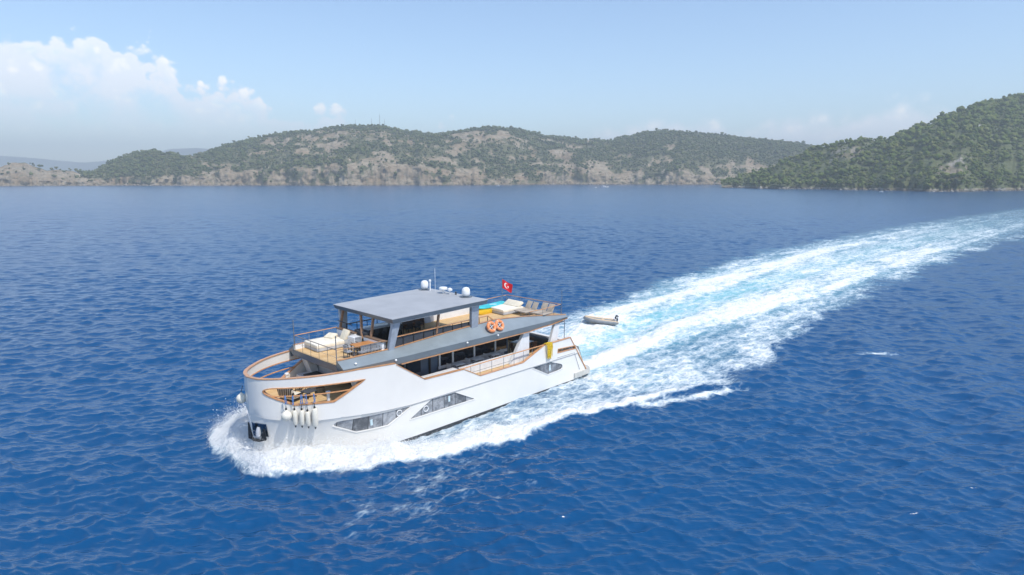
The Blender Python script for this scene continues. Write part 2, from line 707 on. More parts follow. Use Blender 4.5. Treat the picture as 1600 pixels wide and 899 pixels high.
knuckle_pts = [(s, zk(s)) for s in list(np.arange(-0.95, 9, 0.4)) + [12, 16, 20, 24, 27.38]]
sheer_pts = [(s, sheer_z(s)) for s in np.arange(7.2, -0.95, -0.5)] + [(-0.95, sheer_z(-0.95))]
UP_LOOP = knuckle_pts + [(26.05, 4.05), (22.5, 4.02), (19.9, 3.06), (15.1, 3.04), (13.42, 3.92), (9.78, 4.0), (7.35, 5.66)] + sheer_pts
LOW_LOOP = [(-0.95, -0.9), (26.2, -0.9), (28.4, 0.5), (27.38, 2.44)] + [(s, zk(s) - 0.02) for s in [24, 20, 16, 12] + list(np.arange(9, -0.95, -0.4))] + [(-0.95, zk(-1) - 0.02)]
POCKET = [(-0.93, 2.06), (-0.60, 2.02), (-0.58, 3.0), (-0.93, 3.02)]
for side in (1, -1):
    holes = [OPEN_BOW] + ([SLOT] if side == 1 else [SLOT])
    hull_panel(UP_LOOP, holes, 0.15, side, 0.035, True).build('bulwark', WHITE, yacht)
    hull_panel(LOW_LOOP, [WIN1, WIN2, WIN3], 0.13, side, 0.0, False).build('hull', WHITE, yacht)
    # dark boot stripe just above the water
    pts, nr = hull_line([(-0.94, -0.22), (27.6, -0.22)], 0.008, side, 0.4, False, False)
    MB().sweep(pts, nr, 0.62, 0.02).build('boot_stripe', BOOT, yacht)
    # windows of the lower cabins
    for wn_i, wp in enumerate((WIN1, WIN2, WIN3)):
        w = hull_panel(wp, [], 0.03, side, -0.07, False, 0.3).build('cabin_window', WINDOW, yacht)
        # white bevelled lip under each window
        lo = {0: [(2.72, 2.38), (4.2, 1.56), (6.55, 1.48), (8.55, 2.34)], 1: [(8.35, 1.40), (14.55, 1.34)], 2: [(21.05, 2.36), (23.04, 1.34), (25.0, 1.43)]}[wn_i]
        pts, nr = hull_line(lo, 0.012, side, 0.4, False, False)
        MB().sweep(pts, nr, 0.07, 0.05).build('window_lip', WHITE, w)
        # pale opening light and ring
        vs_ = {0: 5.35, 1: 12.05, 2: 23.35}[wn_i]
        pts, nr = hull_line([(vs_, 1.78), (vs_, 2.2)] if wn_i != 2 else [(vs_, 1.62), (vs_, 2.12)], -0.05, side, 0.3, False, False)
        MB().sweep(pts, nr, 0.17, 0.03).build('vent_sash', mat('pale_sash', (0.62, 0.76, 0.80), 0.2), w)
        if wn_i < 2:
            rs = (7.55, 2.12) if wn_i == 0 else (9.85, 1.82)
            ring = [(rs[0] + 0.21 * math.cos(q * math.pi / 8), rs[1] + 0.2 * math.sin(q * math.pi / 8)) for q in range(16)]
            pts, nr = hull_line(ring, -0.03, side, 1.0, True, False)
            MB().tube(pts, 0.035, 6, closed=True).build('porthole_ring', RADOME, w)
    # varnished frame of the big opening in the bow bulwark
    pts, nr = hull_line(OPEN_BOW, -0.04, side, 0.18)
    MB().sweep(pts, nr, 0.07, 0.23, closed=True).build('opening_frame', TRIM, yacht)
    pts, nr = hull_line(SLOT, -0.04, side, 0.3)
    MB().sweep(pts, nr, 0.06, 0.22, closed=True).build('slot_frame', TRIM, yacht)
    for sp_ in (25.0, 25.9, 26.3):
        pts, nr = hull_line([(sp_, 3.02), (sp_, 3.3)], -0.04, side, 0.5, False)
        MB().tube(pts, 0.04, 6).build('slot_post', STEEL, yacht)
    # rail across the bow opening
    pts, nr = hull_line([(-.25, 4.72), (4.1, 4.62)], -0.06, side, 0.3, False)
    MB().tube(pts, 0.045, 6).build('opening_rail', TRIM, yacht)
    # main deck opening: cap rail along its sill
    sill = [(7.42, 5.60), (9.82, 4.03), (13.42, 3.96), (15.12, 3.08), (19.9, 3.09), (22.5, 4.05), (26.05, 4.08)]
    pts, nr = hull_line(sill, -0.05, side, 0.5, False)
    MB().sweep(pts, nr, 0.055, 0.24).build('sill_rail', TRIM, yacht)
    # wide varnished cap down the raked stern
    pts, nr = hull_line([(26.0, 4.06), (28.35, 0.72)], -0.09, side, 0.4, False)
    MB().sweep(pts, nr, 0.08, 0.32).build('stern_rail', TRIM, yacht)
    # panel seam near the stern
    pts, nr = hull_line([(24.2, 2.58), (26.6, 2.58), (27.4, 0.85)], 0.041, side, 0.4, False)
    MB().sweep(pts, nr, 0.03, 0.015).build('panel_seam', mat('seam_grey', (0.25, 0.26, 0.27), 0.5), yacht)
    # grey rail along the knuckle
    pts, nr = hull_line([(s, z - 0.005) for s, z in knuckle_pts[14:]], 0.03, side, 0.8, False)
    MB().sweep(pts, nr, 0.05, 0.05).build('rubbing_strake', mat('strake_grey', (0.38, 0.39, 0.40), 0.5), yacht)

# cap rail that runs right round the bow
cap_u = list(np.arange(u_of_s(7.35), 0.0, -0.2))
cpts, cup = [], []
for side, us in ((1, cap_u), (-1, cap_u[::-1])):
    for u in us:
        a = hull_pt(u, 0, -0.05, side)
        s_ = planA(u)[0]
        cpts.append(Vector((a.x, a.y, sheer_z(s_) + 0.035)))
        if side == 1 and u == us[-1]:
            cpts.append(Vector((-0.93, 0, sheer_z(-1) + 0.035)))
MB().sweep(cpts, Vector((0, 0, 1)), 0.22, 0.055).build('cap_rail', TRIM, yacht)


def plan_poly(s0, s1, inset, z, step=0.4):
    """deck outline between stations, inside the hull"""
    us = np.arange(u_of_s(s0), u_of_s(s1), step)
    pt = [hull_pt(u, 0, -inset, 1) for u in us]
    sb = [hull_pt(u, 0, -inset, -1) for u in us]
    pts = [(p.x, p.y) for p in pt] + [(p.x, p.y) for p in sb[::-1]]
    return pts


MB().prism(plan_poly(0.0, 6.0, 0.14, 0), 2, 3.62, 3.70).build('foredeck', TEAK, yacht)
MB().prism(plan_poly(6.0, 26.9, 0.14, 0, 1.0), 2, 2.92, 3.0).build('main_deck', TEAK, yacht)
MB().box(P(6.0, 0, 3.34), (0.08, 7.4, 0.6)).build('deck_step', WHITE2, yacht)
# transom and bathing platform
MB().add([P(27.45, 3.7, 3.0), P(27.45, -3.7, 3.0), P(28.55, -3.7, 0.6), P(28.55, 3.7, 0.6), P(27.3, 3.7, 3.0), P(27.3, -3.7, 3.0), P(28.2, -3.7, -0.5), P(28.2, 3.7, -0.5)],
         [(0, 1, 2, 3), (7, 6, 5, 4), (0, 4, 5, 1), (2, 6, 7, 3)]).build('transom', WHITE, yacht)
plat = round_poly([(26.6, 4.0), (28.9, 4.05), (29.55, 3.3), (29.55, -3.3), (28.9, -4.05), (26.6, -4.0)], 0.7, idx=[1, 2, 3, 4])
MB().prism([(s, -t) for s, t in plat], 2, 0.22, 0.66).build('bathing_platform', mat('platform_grey', (0.52, 0.51, 0.47), 0.6), yacht)

# anchor pocket, just port of the stem
pk = MB()
pts4 = [hull_pt(u, z, 0.012, 1, False) for u, z in ((0.12, 2.9), (0.12, 2.0), (1.3, 2.0), (1.3, 2.9))]
ins4 = [p + Vector((0.03, 0.03, 0)) for p in pts4]
row = []
for zz in (2.02, 2.25, 2.5, 2.7, 2.9):
    row.append([hull_pt(u, zz - (0.05 if u < 0.5 else 0), 0.02, 1, False) for u in np.linspace(0.1, 1.3, 9)])
vs = [p for r_ in row for p in r_]
fs = [(i * 9 + j, i * 9 + j + 1, (i + 1) * 9 + j + 1, (i + 1) * 9 + j) for i in range(4) for j in range(8)]
o_ = MB().add(vs, fs).build('anchor_pocket', mat('polished_steel_blue', (0.05, 0.10, 0.15), 0.18, metal=0.7, var=0.4, vscale=2.5), yacht)
fr = [row[0][0], row[0][-1], row[-1][-1], row[-1][0]]
MB().tube(row[-1], 0.03, 6).tube([r_[-1] for r_ in row], 0.03, 6).build('pocket_frame', STEEL, o_)


# --- upper deck
def ztop(s):
    return float(np.interp(s, [3.4, 8, 12.7, 17.5, 21, 24, 25.8], [6.42, 6.43, 6.70, 6.88, 6.62, 6.28, 6.10]))


def ttop(s):
    return float(np.interp(s, [3.4, 20, 24, 25.8], [2.88, 2.95, 3.25, 3.5]))


def zbot(s):
    return float(np.interp(s, [3.4, 20.8, 22.4, 23.6, 25.8], [5.50, 5.50, 5.60, 5.62, 5.86]))


def tf(s):
    return min(3.86, planA(u_of_s(s))[1] - 0.035)


st = [3.62, 4.3, 5, 6.5, 8, 9.5, 11, 12.7, 14.3, 16, 17.5, 19, 20.8, 21.6, 22.4, 23.6, 24.8, 25.8]
for side in (1, -1):
    up_, lo_ = MB(), MB()
    vs, fs = [], []
    for s in st:
        e = 0.0
        vs += [P(s, side * ttop(s), ztop(s)), P(s, side * tf(s), 6.0), P(s, side * (tf(s) - .08), 6.0), P(s, side * (ttop(s) - 0.08), ztop(s) - 0.03)]
    for i in range(len(st) - 1):
        for j in range(4):
            fs.append((i * 4 + j, i * 4 + (j + 1) % 4, (i + 1) * 4 + (j + 1) % 4, (i + 1) * 4 + j))
    fs += [(0, 1, 2, 3), tuple(len(vs) - 4 + q for q in range(4))]
    up_.add(vs, fs).build('upper_fascia', GREY, yacht)
    vs, fs = [], []
    for s in st:
        q = 0.0 if s > 4 else 0.0
        vs += [P(s, side * (tf(s) + .005), 5.995), P(s, side * (tf(s) - .16), zbot(s)), P(s, side * (tf(s) - .26), zbot(s)), P(s, side * (tf(s) - .09), 5.995)]
    for i in range(len(st) - 1):
        for j in range(4):
            fs.append((i * 4 + j, i * 4 + (j + 1) % 4, (i + 1) * 4 + (j + 1) % 4, (i + 1) * 4 + j))
    fs += [(0, 1, 2, 3), tuple(len(vs) - 4 + q for q in range(4))]
    lo_.add(vs, fs).build('lower_fascia', mat('grey_fascia_shaded', (0.185, 0.22, 0.245), 0.35, var=0.05, vscale=0.8), yacht)  # fascia grey darkened: shade of the undercut face put into the colour
    MB().sweep([P(s, side * (ttop(s) - 0.02), ztop(s) + 0.03) for s in st], Vector((0, 0, 1)), 0.15, 0.045).build('fascia_rail', TRIM, yacht)
    MB().sweep([P(s, side * 3.70, zbot(s) - 0.035) for s in st if s > 7], Vector((0, 0, 1)), 0.10, 0.06).build('eave_trim', TRIM, yacht)
    # inner coaming under the rail
    vs, fs = [], []
    for s in st:
        vs += [P(s, side * (ttop(s) - 0.09), ztop(s)), P(s, side * (ttop(s) - 0.11), 6.08)]
    fs = [(2 * i, 2 * i + 1, 2 * i + 3, 2 * i + 2) for i in range(len(st) - 1)]
    MB().add(vs, fs).build('inner_coaming', WHITE2, yacht)

MB().prism([(3.62, -2.8), (25.7, -3.38), (25.7, 3.38), (3.62, 2.8)], 2, 6.02, 6.10).build('upper_deck', TEAK, yacht)
MB().prism([(4.2, -3.62), (25.6, -3.62), (25.6, 3.62), (4.2, 3.62)], 2, 5.52, 5.58).build('deckhead', mat('deckhead_paint', (0.30, 0.31, 0.33), 0.5), yacht)
# front edge: dark band raked back under the terrace
MB().hexa([P(3.60, 3.0, 5.68), P(3.60, -3.0, 5.68), P(3.9, -3.0, 5.68), P(3.9, 3.0, 5.68), P(3.54, 2.86, 6.13), P(3.54, -2.86, 6.13), P(3.72, -2.86, 6.0), P(3.72, 2.86, 6.0)]).hexa([P(4.3, 3.3, 5.47), P(4.3, -3.3, 5.47), P(4.6, -3.3, 5.47), P(4.6, 3.3, 5.47), P(3.62, 3.0, 5.675), P(3.62, -3.0, 5.675), P(3.9, -3.0, 5.675), P(3.9, 3.0, 5.675)]).build('front_fascia', GREYD, yacht)
for side in (1, -1):
    MB().add([P(3.6, side * 2.86, 6.44), P(3.6, side * 3.60, 6.0), P(3.95, side * 3.50, 5.72), P(3.62, side * 2.95, 5.68), P(3.56, side * 2.86, 6.1),
              P(3.75, side * 2.84, 6.40), P(3.75, side * 3.54, 6.0), P(4.1, side * 3.42, 5.74), P(3.8, side * 2.9, 5.72), P(3.73, side * 2.8, 6.1)],
             [(0, 1, 2, 3, 4), (9, 8, 7, 6, 5), (0, 5, 6, 1), (1, 6, 7, 2), (2, 7, 8, 3), (3, 8, 9, 4), (4, 9, 5, 0)]).build('fascia_nose', GREY, yacht)
MB().box(P(25.72, 0, 6.0), (0.1, 7.0, 0.22)).build('aft_fascia', GREY, yacht)
# little round lamps on the fascia
for s in (4.55, 7.45, 13.9, 17.1):
    z = 5.85 if s > 8 else (6.17 if s < 5 else 5.86)
    t_ = 3.86 if s > 7 else 3.55
    MB().lathe([(0.03, -0.05), (0.07, -0.02), (0.09, 0.03), (0.05, 0.09), (0.01, 0.10)], 10, Matrix.Translation(P(s, t_, z))).build('courtesy_lamp', RADOME, yacht)

# --- main deck cabin
MB().hexa([P(8.2, .9, 3.0), P(8.2, -3.0, 3.0), P(21.2, -3.0, 3.0), P(21.2, .9, 3.0), P(8.2, .9, 5.52), P(8.2, -3.0, 5.52), P(21.2, -3.0, 5.52), P(21.2, .9, 5.52)]).build('main_cabin', WALLB, yacht)
MB().box(P(17.3, 0.93, 4.42), (7.4, 0.06, 1.9)).build('saloon_glass', GLASSD, yacht)
MB().box(P(11.1, 0.93, 4.35), (1.3, 0.05, 1.7)).box(P(9.1, 0.93, 4.3), (0.9, 0.05, 1.8)).build('cabin_door', mat('door_glass', (0.03, 0.045, 0.07), 0.1), yacht)
fw = MB()
for s in (13.55, 14.9, 17.2, 19.6):
    fw.box(P(s, 0.99, 4.45), (0.16, 0.08, 2.0))
fw.box(P(17.2, 0.99, 3.42), (7.6, 0.09, 0.22)).box(P(17.2, 0.99, 5.43), (7.6, 0.09, 0.12))
fw.build('saloon_frame', WHITE2, yacht)
for s in (12.6, 10.1):
    MB().box(P(s, 0.97, 4.2), (0.13, 0.1, 2.5)).build('cabin_post', BLACK, yacht)
MB().box(P(9.8, 1.35, 4.86), (0.45, 0.35, 0.55), bev=0.04).build('air_unit', WHITE2, yacht)
# inner white bulwark bench along the side deck
MB().box(P(11.55, 3.3, 3.46), (3.4, 0.75, 0.92), bev=0.03).build('side_locker', WHITE2, yacht)
MB().box(P(17.0, 3.02, 3.4), (6.6, 0.10, 0.8)).build('side_bulwark', WHITE2, yacht)
# railing across the stepped side opening
for side in (1, -1):
    MB().tube([P(13.2, side * 3.86, 3.98), P(16, side * 3.86, 4.02), P(22.4, side * 3.86, 4.06)], 0.045, 6).build('opening_handrail', TRIM, yacht)
    MB().tube([P(14.3, side * 3.86, 3.5), P(21.0, side * 3.86, 3.52)], 0.014, 5).build('opening_wire', STEEL, yacht)
    for s in (14.2, 15.15, 16.4, 17.7, 18.9, 20.0, 21.1):
        z0 = float(np.interp(s, [13.4, 15.1, 19.9, 22.5], [3.95, 3.1, 3.1, 4.05]))
        MB().tube([P(s, side * 3.86, z0), P(s, side * 3.86, 4.0)], 0.02, 6).build('opening_post', STEEL, yacht)
# slanted white pillars carrying the upper deck
for side in (1, -1):
    MB().hexa([P(19.0, side * 3.45, 3.0), P(21.15, side * 3.45, 3.0), P(21.15, side * 3.15, 3.0), P(19.0, side * 3.15, 3.0),
               P(20.6, side * 3.45, 5.52), P(21.15, side * 3.45, 5.52), P(21.15, side * 3.15, 5.52), P(20.6, side * 3.15, 5.52)]).build('side_pillar', WHITE2, yacht)
    MB().hexa([P(23.55, side * 3.55, 3.6), P(24.55, side * 3.55, 3.6), P(24.55, side * 3.3, 3.6), P(23.55, side * 3.3, 3.6),
               P(24.35, side * 3.55, 5.62), P(25.0, side * 3.55, 5.62), P(25.0, side * 3.3, 5.62), P(24.35, side * 3.3, 5.62)]).build('stern_pillar', WHITE2, yacht)
    MB().tube([P(25.6, side * 3.55, 3.0), P(25.6, side * 3.55, 6.0)], 0.035, 8).build('stern_post', STEEL, yacht)
    # forward pillar and raking wing between bow bulwark and terrace
    MB().hexa([P(5.0, side * 3.5, 3.7), P(5.5, side * 3.5, 3.7), P(5.5, side * 2.7, 3.7), P(5.0, side * 2.7, 3.7),
               P(4.35, side * 3.45, 5.5), P(5.0, side * 3.45, 5.5), P(5.0, side * 2.7, 5.5), P(4.35, side * 2.7, 5.5)]).build('fore_pillar', WHITE2, yacht)
# forward cabin bulkhead under the terrace
MB().box(P(6.9, 0, 4.55), (0.1, 7.2, 1.9)).build('fore_bulkhead', WHITE2, yacht)
MB().box(P(6.83, -0.6, 4.75), (0.06, 4.6, 1.2)).build('fore_window', GLASSD, yacht)
MB().box(P(6.79, -0.6, 4.8), (0.05, 4.4, 0.05)).build('fore_window_bar', mat('tan_bar', (0.45, 0.33, 0.2), 0.6), yacht)
MB().box(P(4.6, -1.9, 3.95), (1.5, 2.6, 0.5), bev=0.05).box(P(5.5, -1.9, 4.35), (0.25, 2.6, 0.8), bev=0.05).build('fore_seat', mat('seat_moulding', (0.55, 0.56, 0.58), 0.5), yacht)
MB().box(P(4.6, -1.6, 4.24), (1.1, 1.9, 0.08), bev=0.02).build('seat_cushion', CHARF, yacht)
for side in (1, -1):
    MB().lathe([(0.16, 0), (0.13, 0.08), (0.10, 0.2), (0.10, 0.72), (0.15, 0.76), (0.15, 0.86), (0.02, 0.9)], 12, Matrix.Translation(P(2.95, side * 2.75, 3.7))).build('mooring_bollard', RADOME, yacht)
MB().tube([P(25.0, -3.2, 3.6), P(25.0, 2.4, 3.6)], 0.28, 10).box(P(25.0, -0.3, 3.25), (0.8, 5.4, 0.5), bev=0.06).build('stern_settee', mat('dark_vinyl', (0.10, 0.11, 0.12), 0.6), yacht)
MB().box(P(26.3, 0, 3.35), (0.5, 6.6, 0.7), bev=0.05).build('stern_locker', WHITE2, yacht)

# --- upper deck: windscreen wall, helm, bar
MB().box(P(7.15, 1.75, 6.55), (0.22, 2.2, 0.9), bev=0.03).box(P(7.15, -1.7, 6.55), (0.22, 2.3, 0.9), bev=0.03).box(P(6.75, 0.0, 6.55), (0.6, 0.85, 0.9), bev=0.04).build('windscreen_wall', WHITE2, yacht)
MB().box(P(7.25, 1.8, 7.04), (0.42, 2.3, 0.07)).box(P(7.25, -1.75, 7.04), (0.42, 2.4, 0.07)).build('windscreen_ledge', mat('brown_ledge', (0.22, 0.14, 0.09), 0.5), yacht)
MB().box(P(7.55, -0.1, 7.1), (0.5, 1.6, 0.3), bev=0.04).build('helm_console', CHARF, yacht)
rail_b = MB()
rail_b.tube([P(7.2, -2.9, 7.6), P(7.2, -1.0, 7.55)], 0.04, 6)
rail_b.build('windscreen_rail', BLACK, yacht)
bar = MB().box(P(9.5, -0.75, 6.62), (2.7, 0.9, 1.05)).build('bar_front', BLACK, yacht)
MB().box(P(9.5, -0.75, 7.18), (3.0, 1.15, 0.07), bev=0.02).build('bar_counter', mat('bar_top', (0.62, 0.64, 0.68), 0.2), yacht)
MB().box(P(13.6, -2.55, 6.75), (2.2, 0.6, 1.3), bev=0.03).build('back_cabinet', WOODD, yacht)
# sofa with its back to the rail
MB().box(P(14.3, 2.3, 6.35), (2.9, 0.85, 0.38), bev=0.05).box(P(14.3, 2.66, 6.72), (2.9, 0.2, 0.5), bev=0.05).box(P(12.85, 2.3, 6.55), (0.14, 0.85, 0.6), bev=0.04).build('rail_sofa', CHARF, yacht)
# roof
rf = [(7.35, 3.72), (16.15, 3.78), (16.15, -3.78), (7.35, -3.72)]


def rz_(s):
    return 8.68 + (s - 7.35) * 0.018


vs = [P(s, t, rz_(s)) for s, t in rf] + [P(s, t, rz_(s) - 0.035) for s, t in rf]
MB().hexa([vs[4], vs[5], vs[6], vs[7], vs[0], vs[1], vs[2], vs[3]]).build('roof', ROOF, yacht)
vs = [P(s * 1.0 + (0.012 if s < 10 else -0.012), t * 0.997, rz_(s) - 0.035) for s, t in rf] + [P(s + (0.12 if s < 10 else -0.12), t * 0.985, rz_(s) - 0.32) for s, t in rf]
MB().hexa([vs[4], vs[5], vs[6], vs[7], vs[0], vs[1], vs[2], vs[3]]).build('roof_edge', GREYD, yacht)
MB().tube([P(8.2, 3.45, 8.36), P(12, 3.47, 8.42), P(15.2, 3.5, 8.5)], 0.07, 8).build('rolled_awning', FLAGW, yacht)
for side in (1, -1):
    for (s0, s1, w0, w1, za, zb) in ((7.45, 7.6, 0.42, 0.62, 6.1, 8.46), (15.15, 14.7, 0.62, 0.78, 6.1, 8.6)):
        MB().hexa([P(s0, side * 2.98, za), P(s0 + w0, side * 2.98, za), P(s0 + w0, side * 2.7, za), P(s0, side * 2.7, za),
                   P(s1, side * 3.5, zb), P(s1 + w1, side * 3.5, zb), P(s1 + w1, side * 3.25, zb), P(s1, side * 3.25, zb)]).build('roof_pillar', mat('pillar_grey', (0.36, 0.40, 0.46), 0.4), yacht)
for (s0, t0, s1, t1) in ((7.3, -3.0, 7.5, -2.7), (7.15, 0.2, 7.6, -0.55), (7.2, 1.2, 7.6, 1.05), (11.7, 2.85, 11.8, 3.1), (11.7, -2.85, 11.8, -3.1)):
    MB().hexa([P(s0, t0 + .07, 6.8), P(s0 + .15, t0 + .07, 6.8), P(s0 + .15, t0 - .07, 6.8), P(s0, t0 - .07, 6.8),
               P(s1, t1 + .07, 8.46), P(s1 + .15, t1 + .07, 8.46), P(s1 + .15, t1 - .07, 8.46), P(s1, t1 - .07, 8.46)]).build('wooden_post', mat('brown_post', (0.30, 0.17, 0.10), 0.45, var=0.12), yacht)
# side rails under the roof: varnished handrail, dark wind panels, black posts
for side in (1, -1):
    ss = list(np.arange(7.9, 17.2, 0.9))
    h0 = 7.20
    MB().sweep([P(s, side * 2.92, h0 + (s - 7.9) * 0.012) for s in ss] + [P(17.4, side * 2.93, 6.95)], Vector((0, 0, 1)), 0.12, 0.06).build('side_handrail', TRIM if side == 1 else BLACK, yacht)
    for s in ss:
        MB().tube([P(s, side * 2.9, 6.1), P(s, side * 2.9, h0 + (s - 7.9) * 0.012)], 0.03, 6).build('rail_post', BLACK, yacht)
    vs = []
    for s in (7.9, 15.2):
        vs += [P(s, side * 2.87, 6.12), P(s, side * 2.87, h0 - 0.06)]
    if side == 1:
        MB().add(vs, [(0, 1, 3, 2)]).build('wind_panel', mat('smoked_panel', (0.055, 0.06, 0.07), 0.25), yacht)


def rail(pts_top, base_z, name='rail', posts=None, wires=2, topm=TRIM, postm=STEEL, r=0.03):
    MB().tube(pts_top, r, 6).build(name, topm, yacht)
    for p in (posts or pts_top):
        MB().tube([Vector((p.x, p.y, base_z)), p], 0.018, 6).build(name + '_stanchion', postm, yacht)
    for k in range(wires):
        f = (k + 1) / (wires + 1)
        MB().tube([Vector((p.x, p.y, base_z + (p.z - base_z) * f)) for p in pts_top], 0.009, 4).build(name + '_wire', postm, yacht)


front_top = [P(3.68, -2.78 + i * 1.1, 7.12) for i in range(6)]
rail(front_top, 6.1, 'terrace_rail', topm=mat('rail_steel_dark', (0.24, 0.21, 0.2), 0.35), wires=1)
rail([P(3.68, -2.78, 7.12), P(4.8, -2.82, 7.12), P(6.0, -2.86, 7.12), P(7.1, -2.88, 7.12)], 6.1, 'terrace_rail', wires=1)
rail([P(3.68, 2.72, 7.1), P(4.95, 2.78, 7.06), P(6.2, 2.82, 7.08), P(7.3, 2.86, 7.1)], 6.1, 'terrace_rail', wires=1, topm=mat('rail_wood_thin', (0.42, 0.24, 0.13), 0.4))
MB().tube([P(3.66, -2.8, 6.1), P(3.66, -2.8, 8.25)], 0.03, 6).build('corner_pole', STEEL, yacht)
MB().tube([P(3.66, 2.74, 6.1), P(3.66, 2.74, 8.05)], 0.035, 6).build('corner_pole', STEEL, yacht)
rail([P(17.3, -3.05, 7.0), P(19.5, -3.1, 7.0), P(22, -3.2, 7.02), P(25.3, -3.3, 7.05)], 6.1, 'aft_rail', wires=1)
rail([P(25.4, -3.3, 7.05), P(25.45, -1.6, 7.05), P(25.45, 0, 7.05), P(25.45, 1.6, 7.05), P(25.4, 3.25, 7.05)], 6.1, 'aft_rail', wires=1)
rail([P(21.6, 3.05, 6.92), P(23.2, 3.12, 6.92), P(25.4, 3.25, 7.05)], 6.1, 'aft_rail', wires=0)
MB().tube([P(25.5, 3.3, 6.1), P(25.5, 3.3, 8.3)], 0.03, 6).build('corner_pole', STEEL, yacht)
# aerials on the roof
for (s, t, k) in ((15.55, -3.2, 1), (15.7, 1.75, 1)):
    z = rz_(s)
    d_ = MB().lathe([(0.30, 0.10), (0.40, 0.22), (0.43, 0.42), (0.43, 0.62), (0.40, 0.80), (0.30, 0.95), (0.15, 1.02), (0.02, 1.04)], 20, Matrix.Translation(P(s, t, z)) @ Matrix.Scale(0.74, 4)).build('satellite_dome', RADOME, yacht)
    MB().lathe([(0.5, 0.004), (0.5, 0.03), (0.22, 0.05), (0.22, 0.1)], 16, Matrix.Translation(P(s, t, z))).build('dome_base', GREYD, d_)
z = rz_(15.6)
rd = MB().lathe([(0.10, 0.0), (0.10, 0.3), (0.38, 0.34), (0.42, 0.42), (0.42, 0.54), (0.36, 0.62), (0.05, 0.64)], 18, Matrix.Translation(P(15.5, -0.75, z)) @ Matrix.Scale(0.8, 4)).build('radar_dome', RADOME, yacht)
MB().lathe([(0.05, 0), (0.05, 0.75), (0.10, 0.78), (0.10, 0.9), (0.03, 0.95)], 10, Matrix.Translation(P(15.45, -2.35, z))).build('mast_light', RADOME, yacht)
MB().tube([P(15.5, -1.75, z), P(15.5, -1.75, z + 1.9)], 0.013, 6).build('whip_aerial', RADOME, yacht)
MB().lathe([(0.05, 0), (0.05, 0.25), (0.2, 0.3), (0.2, 0.42), (0.05, 0.5)], 12, Matrix.Translation(P(15.6, -0.05, z))).build('gps_dome', RADOME, yacht)
MB().lathe([(0.06, 0), (0.06, 0.2), (0.03, 0.25)], 8, Matrix.Translation(P(15.75, 0.5, z))).build('horn', BLACK, yacht)

# ------------------------------------------------------------------ loose things aboard
# fenders hanging from the bow opening


def fender_mesh(r, L):
    prof = [(0.03, 0.0), (r * 0.35, 0.03), (r * 0.75, r * 0.45), (r, r * 0.95), (r, L - r * 0.95), (r * 0.8, L - r * 0.4), (r * 0.4, L - 0.06), (0.05, L)]
    return MB().lathe(prof, 16)


fend_specs = [(0.80, 3.92, 1.04, 0.148, 'white sausage fender second from the bow under the bow opening'),
              (1.11, 3.88, 1.05, 0.148, 'white sausage fender in the middle of the row below the bow opening'),
              (1.43, 3.77, 1.03, 0.148, 'white sausage fender hanging slightly lower than the others in the row'),
              (1.78, 3.92, 1.26, 0.18, 'longest and fattest white sausage fender, last in the row below the bow opening')]


def rope_child(par, top, z_from):
    k = MB()
    pts = [Vector((0, 0, top + 0.02)), Vector((0, 0.0, z_from * 0.6 + top * 0.4)), Vector((0, -0.0, z_from))]
    k.tube(pts, 0.022, 6)
    k.build('fender_rope', ROPEK, par)
    kn = MB()
    for q in range(4):
        a_ = random.uniform(-0.05, 0.05)
        kn.tube([Vector((a_, 0.05, z_from + 0.62)), Vector((a_ + random.uniform(-.08, .08), -0.02, z_from + 0.35)), Vector((a_ + random.uniform(-.08, .08), -0.01, z_from + 0.05))], 0.019, 5)
    kn.build('rope_knot', ROPEB, par)
    MB().lathe([(0.05, top - 0.05), (0.07, top + 0.0), (0.05, top + 0.1)], 8).build('fender_eye', BLACK, par)


for s, zt, L, r, lab in fend_specs:
    u = u_of_s(s)
    p = hull_pt(u, zt, 0.05 + r, 1)
    f = thing('fender', lab, 'fender', group='fenders along the bow')
    f.matrix_world = BM @ Matrix.Translation((p.x, p.y, zt - L)) @ Matrix.Rotation(R(random.uniform(-3, 3)), 4, 'Y')
    fender_mesh(r, L).build('fender_body', FEND, f)
    MB().lathe([(0.02, -0.12), (0.05, -0.05), (0.06, 0.03)], 8).build('fender_tip', BLACK, f)
    rope_child(f, L, L + (4.2 - zt))


def ball_fender(s, z, side, lab):
    u = u_of_s(s)
    p = hull_pt(u, z, 0.42 if side > 0 else 0.30, side)
    f = thing('ball_fender', lab, 'fender', group='fenders along the bow')
    f.matrix_world = BM @ Matrix.Translation((p.x, p.y, z))
    sc = 0.86
    prof = [(0.03, -0.38)] + [(0.37 * math.cos(q), 0.37 * math.sin(q)) for q in np.linspace(-1.35, 1.2, 12)] + [(0.10, 0.40), (0.06, 0.46)]
    MB().lathe([(a_ * sc, b_ * sc) for a_, b_ in prof], 18).build('fender_body', FEND, f)
    return f


f = ball_fender(0.44, 3.62, 1, 'round white ball fender hanging first in the row under the bow opening')
rope_child(f, 0.42, 0.68)
f = ball_fender(-0.62, 4.05, -1, 'round white ball fender peeking out on the far side of the bow')
MB().tube([(0, 0, 0.42), (0.05, -0.2, 0.9)], 0.02, 5).build('fender_rope', ROPEK, f)

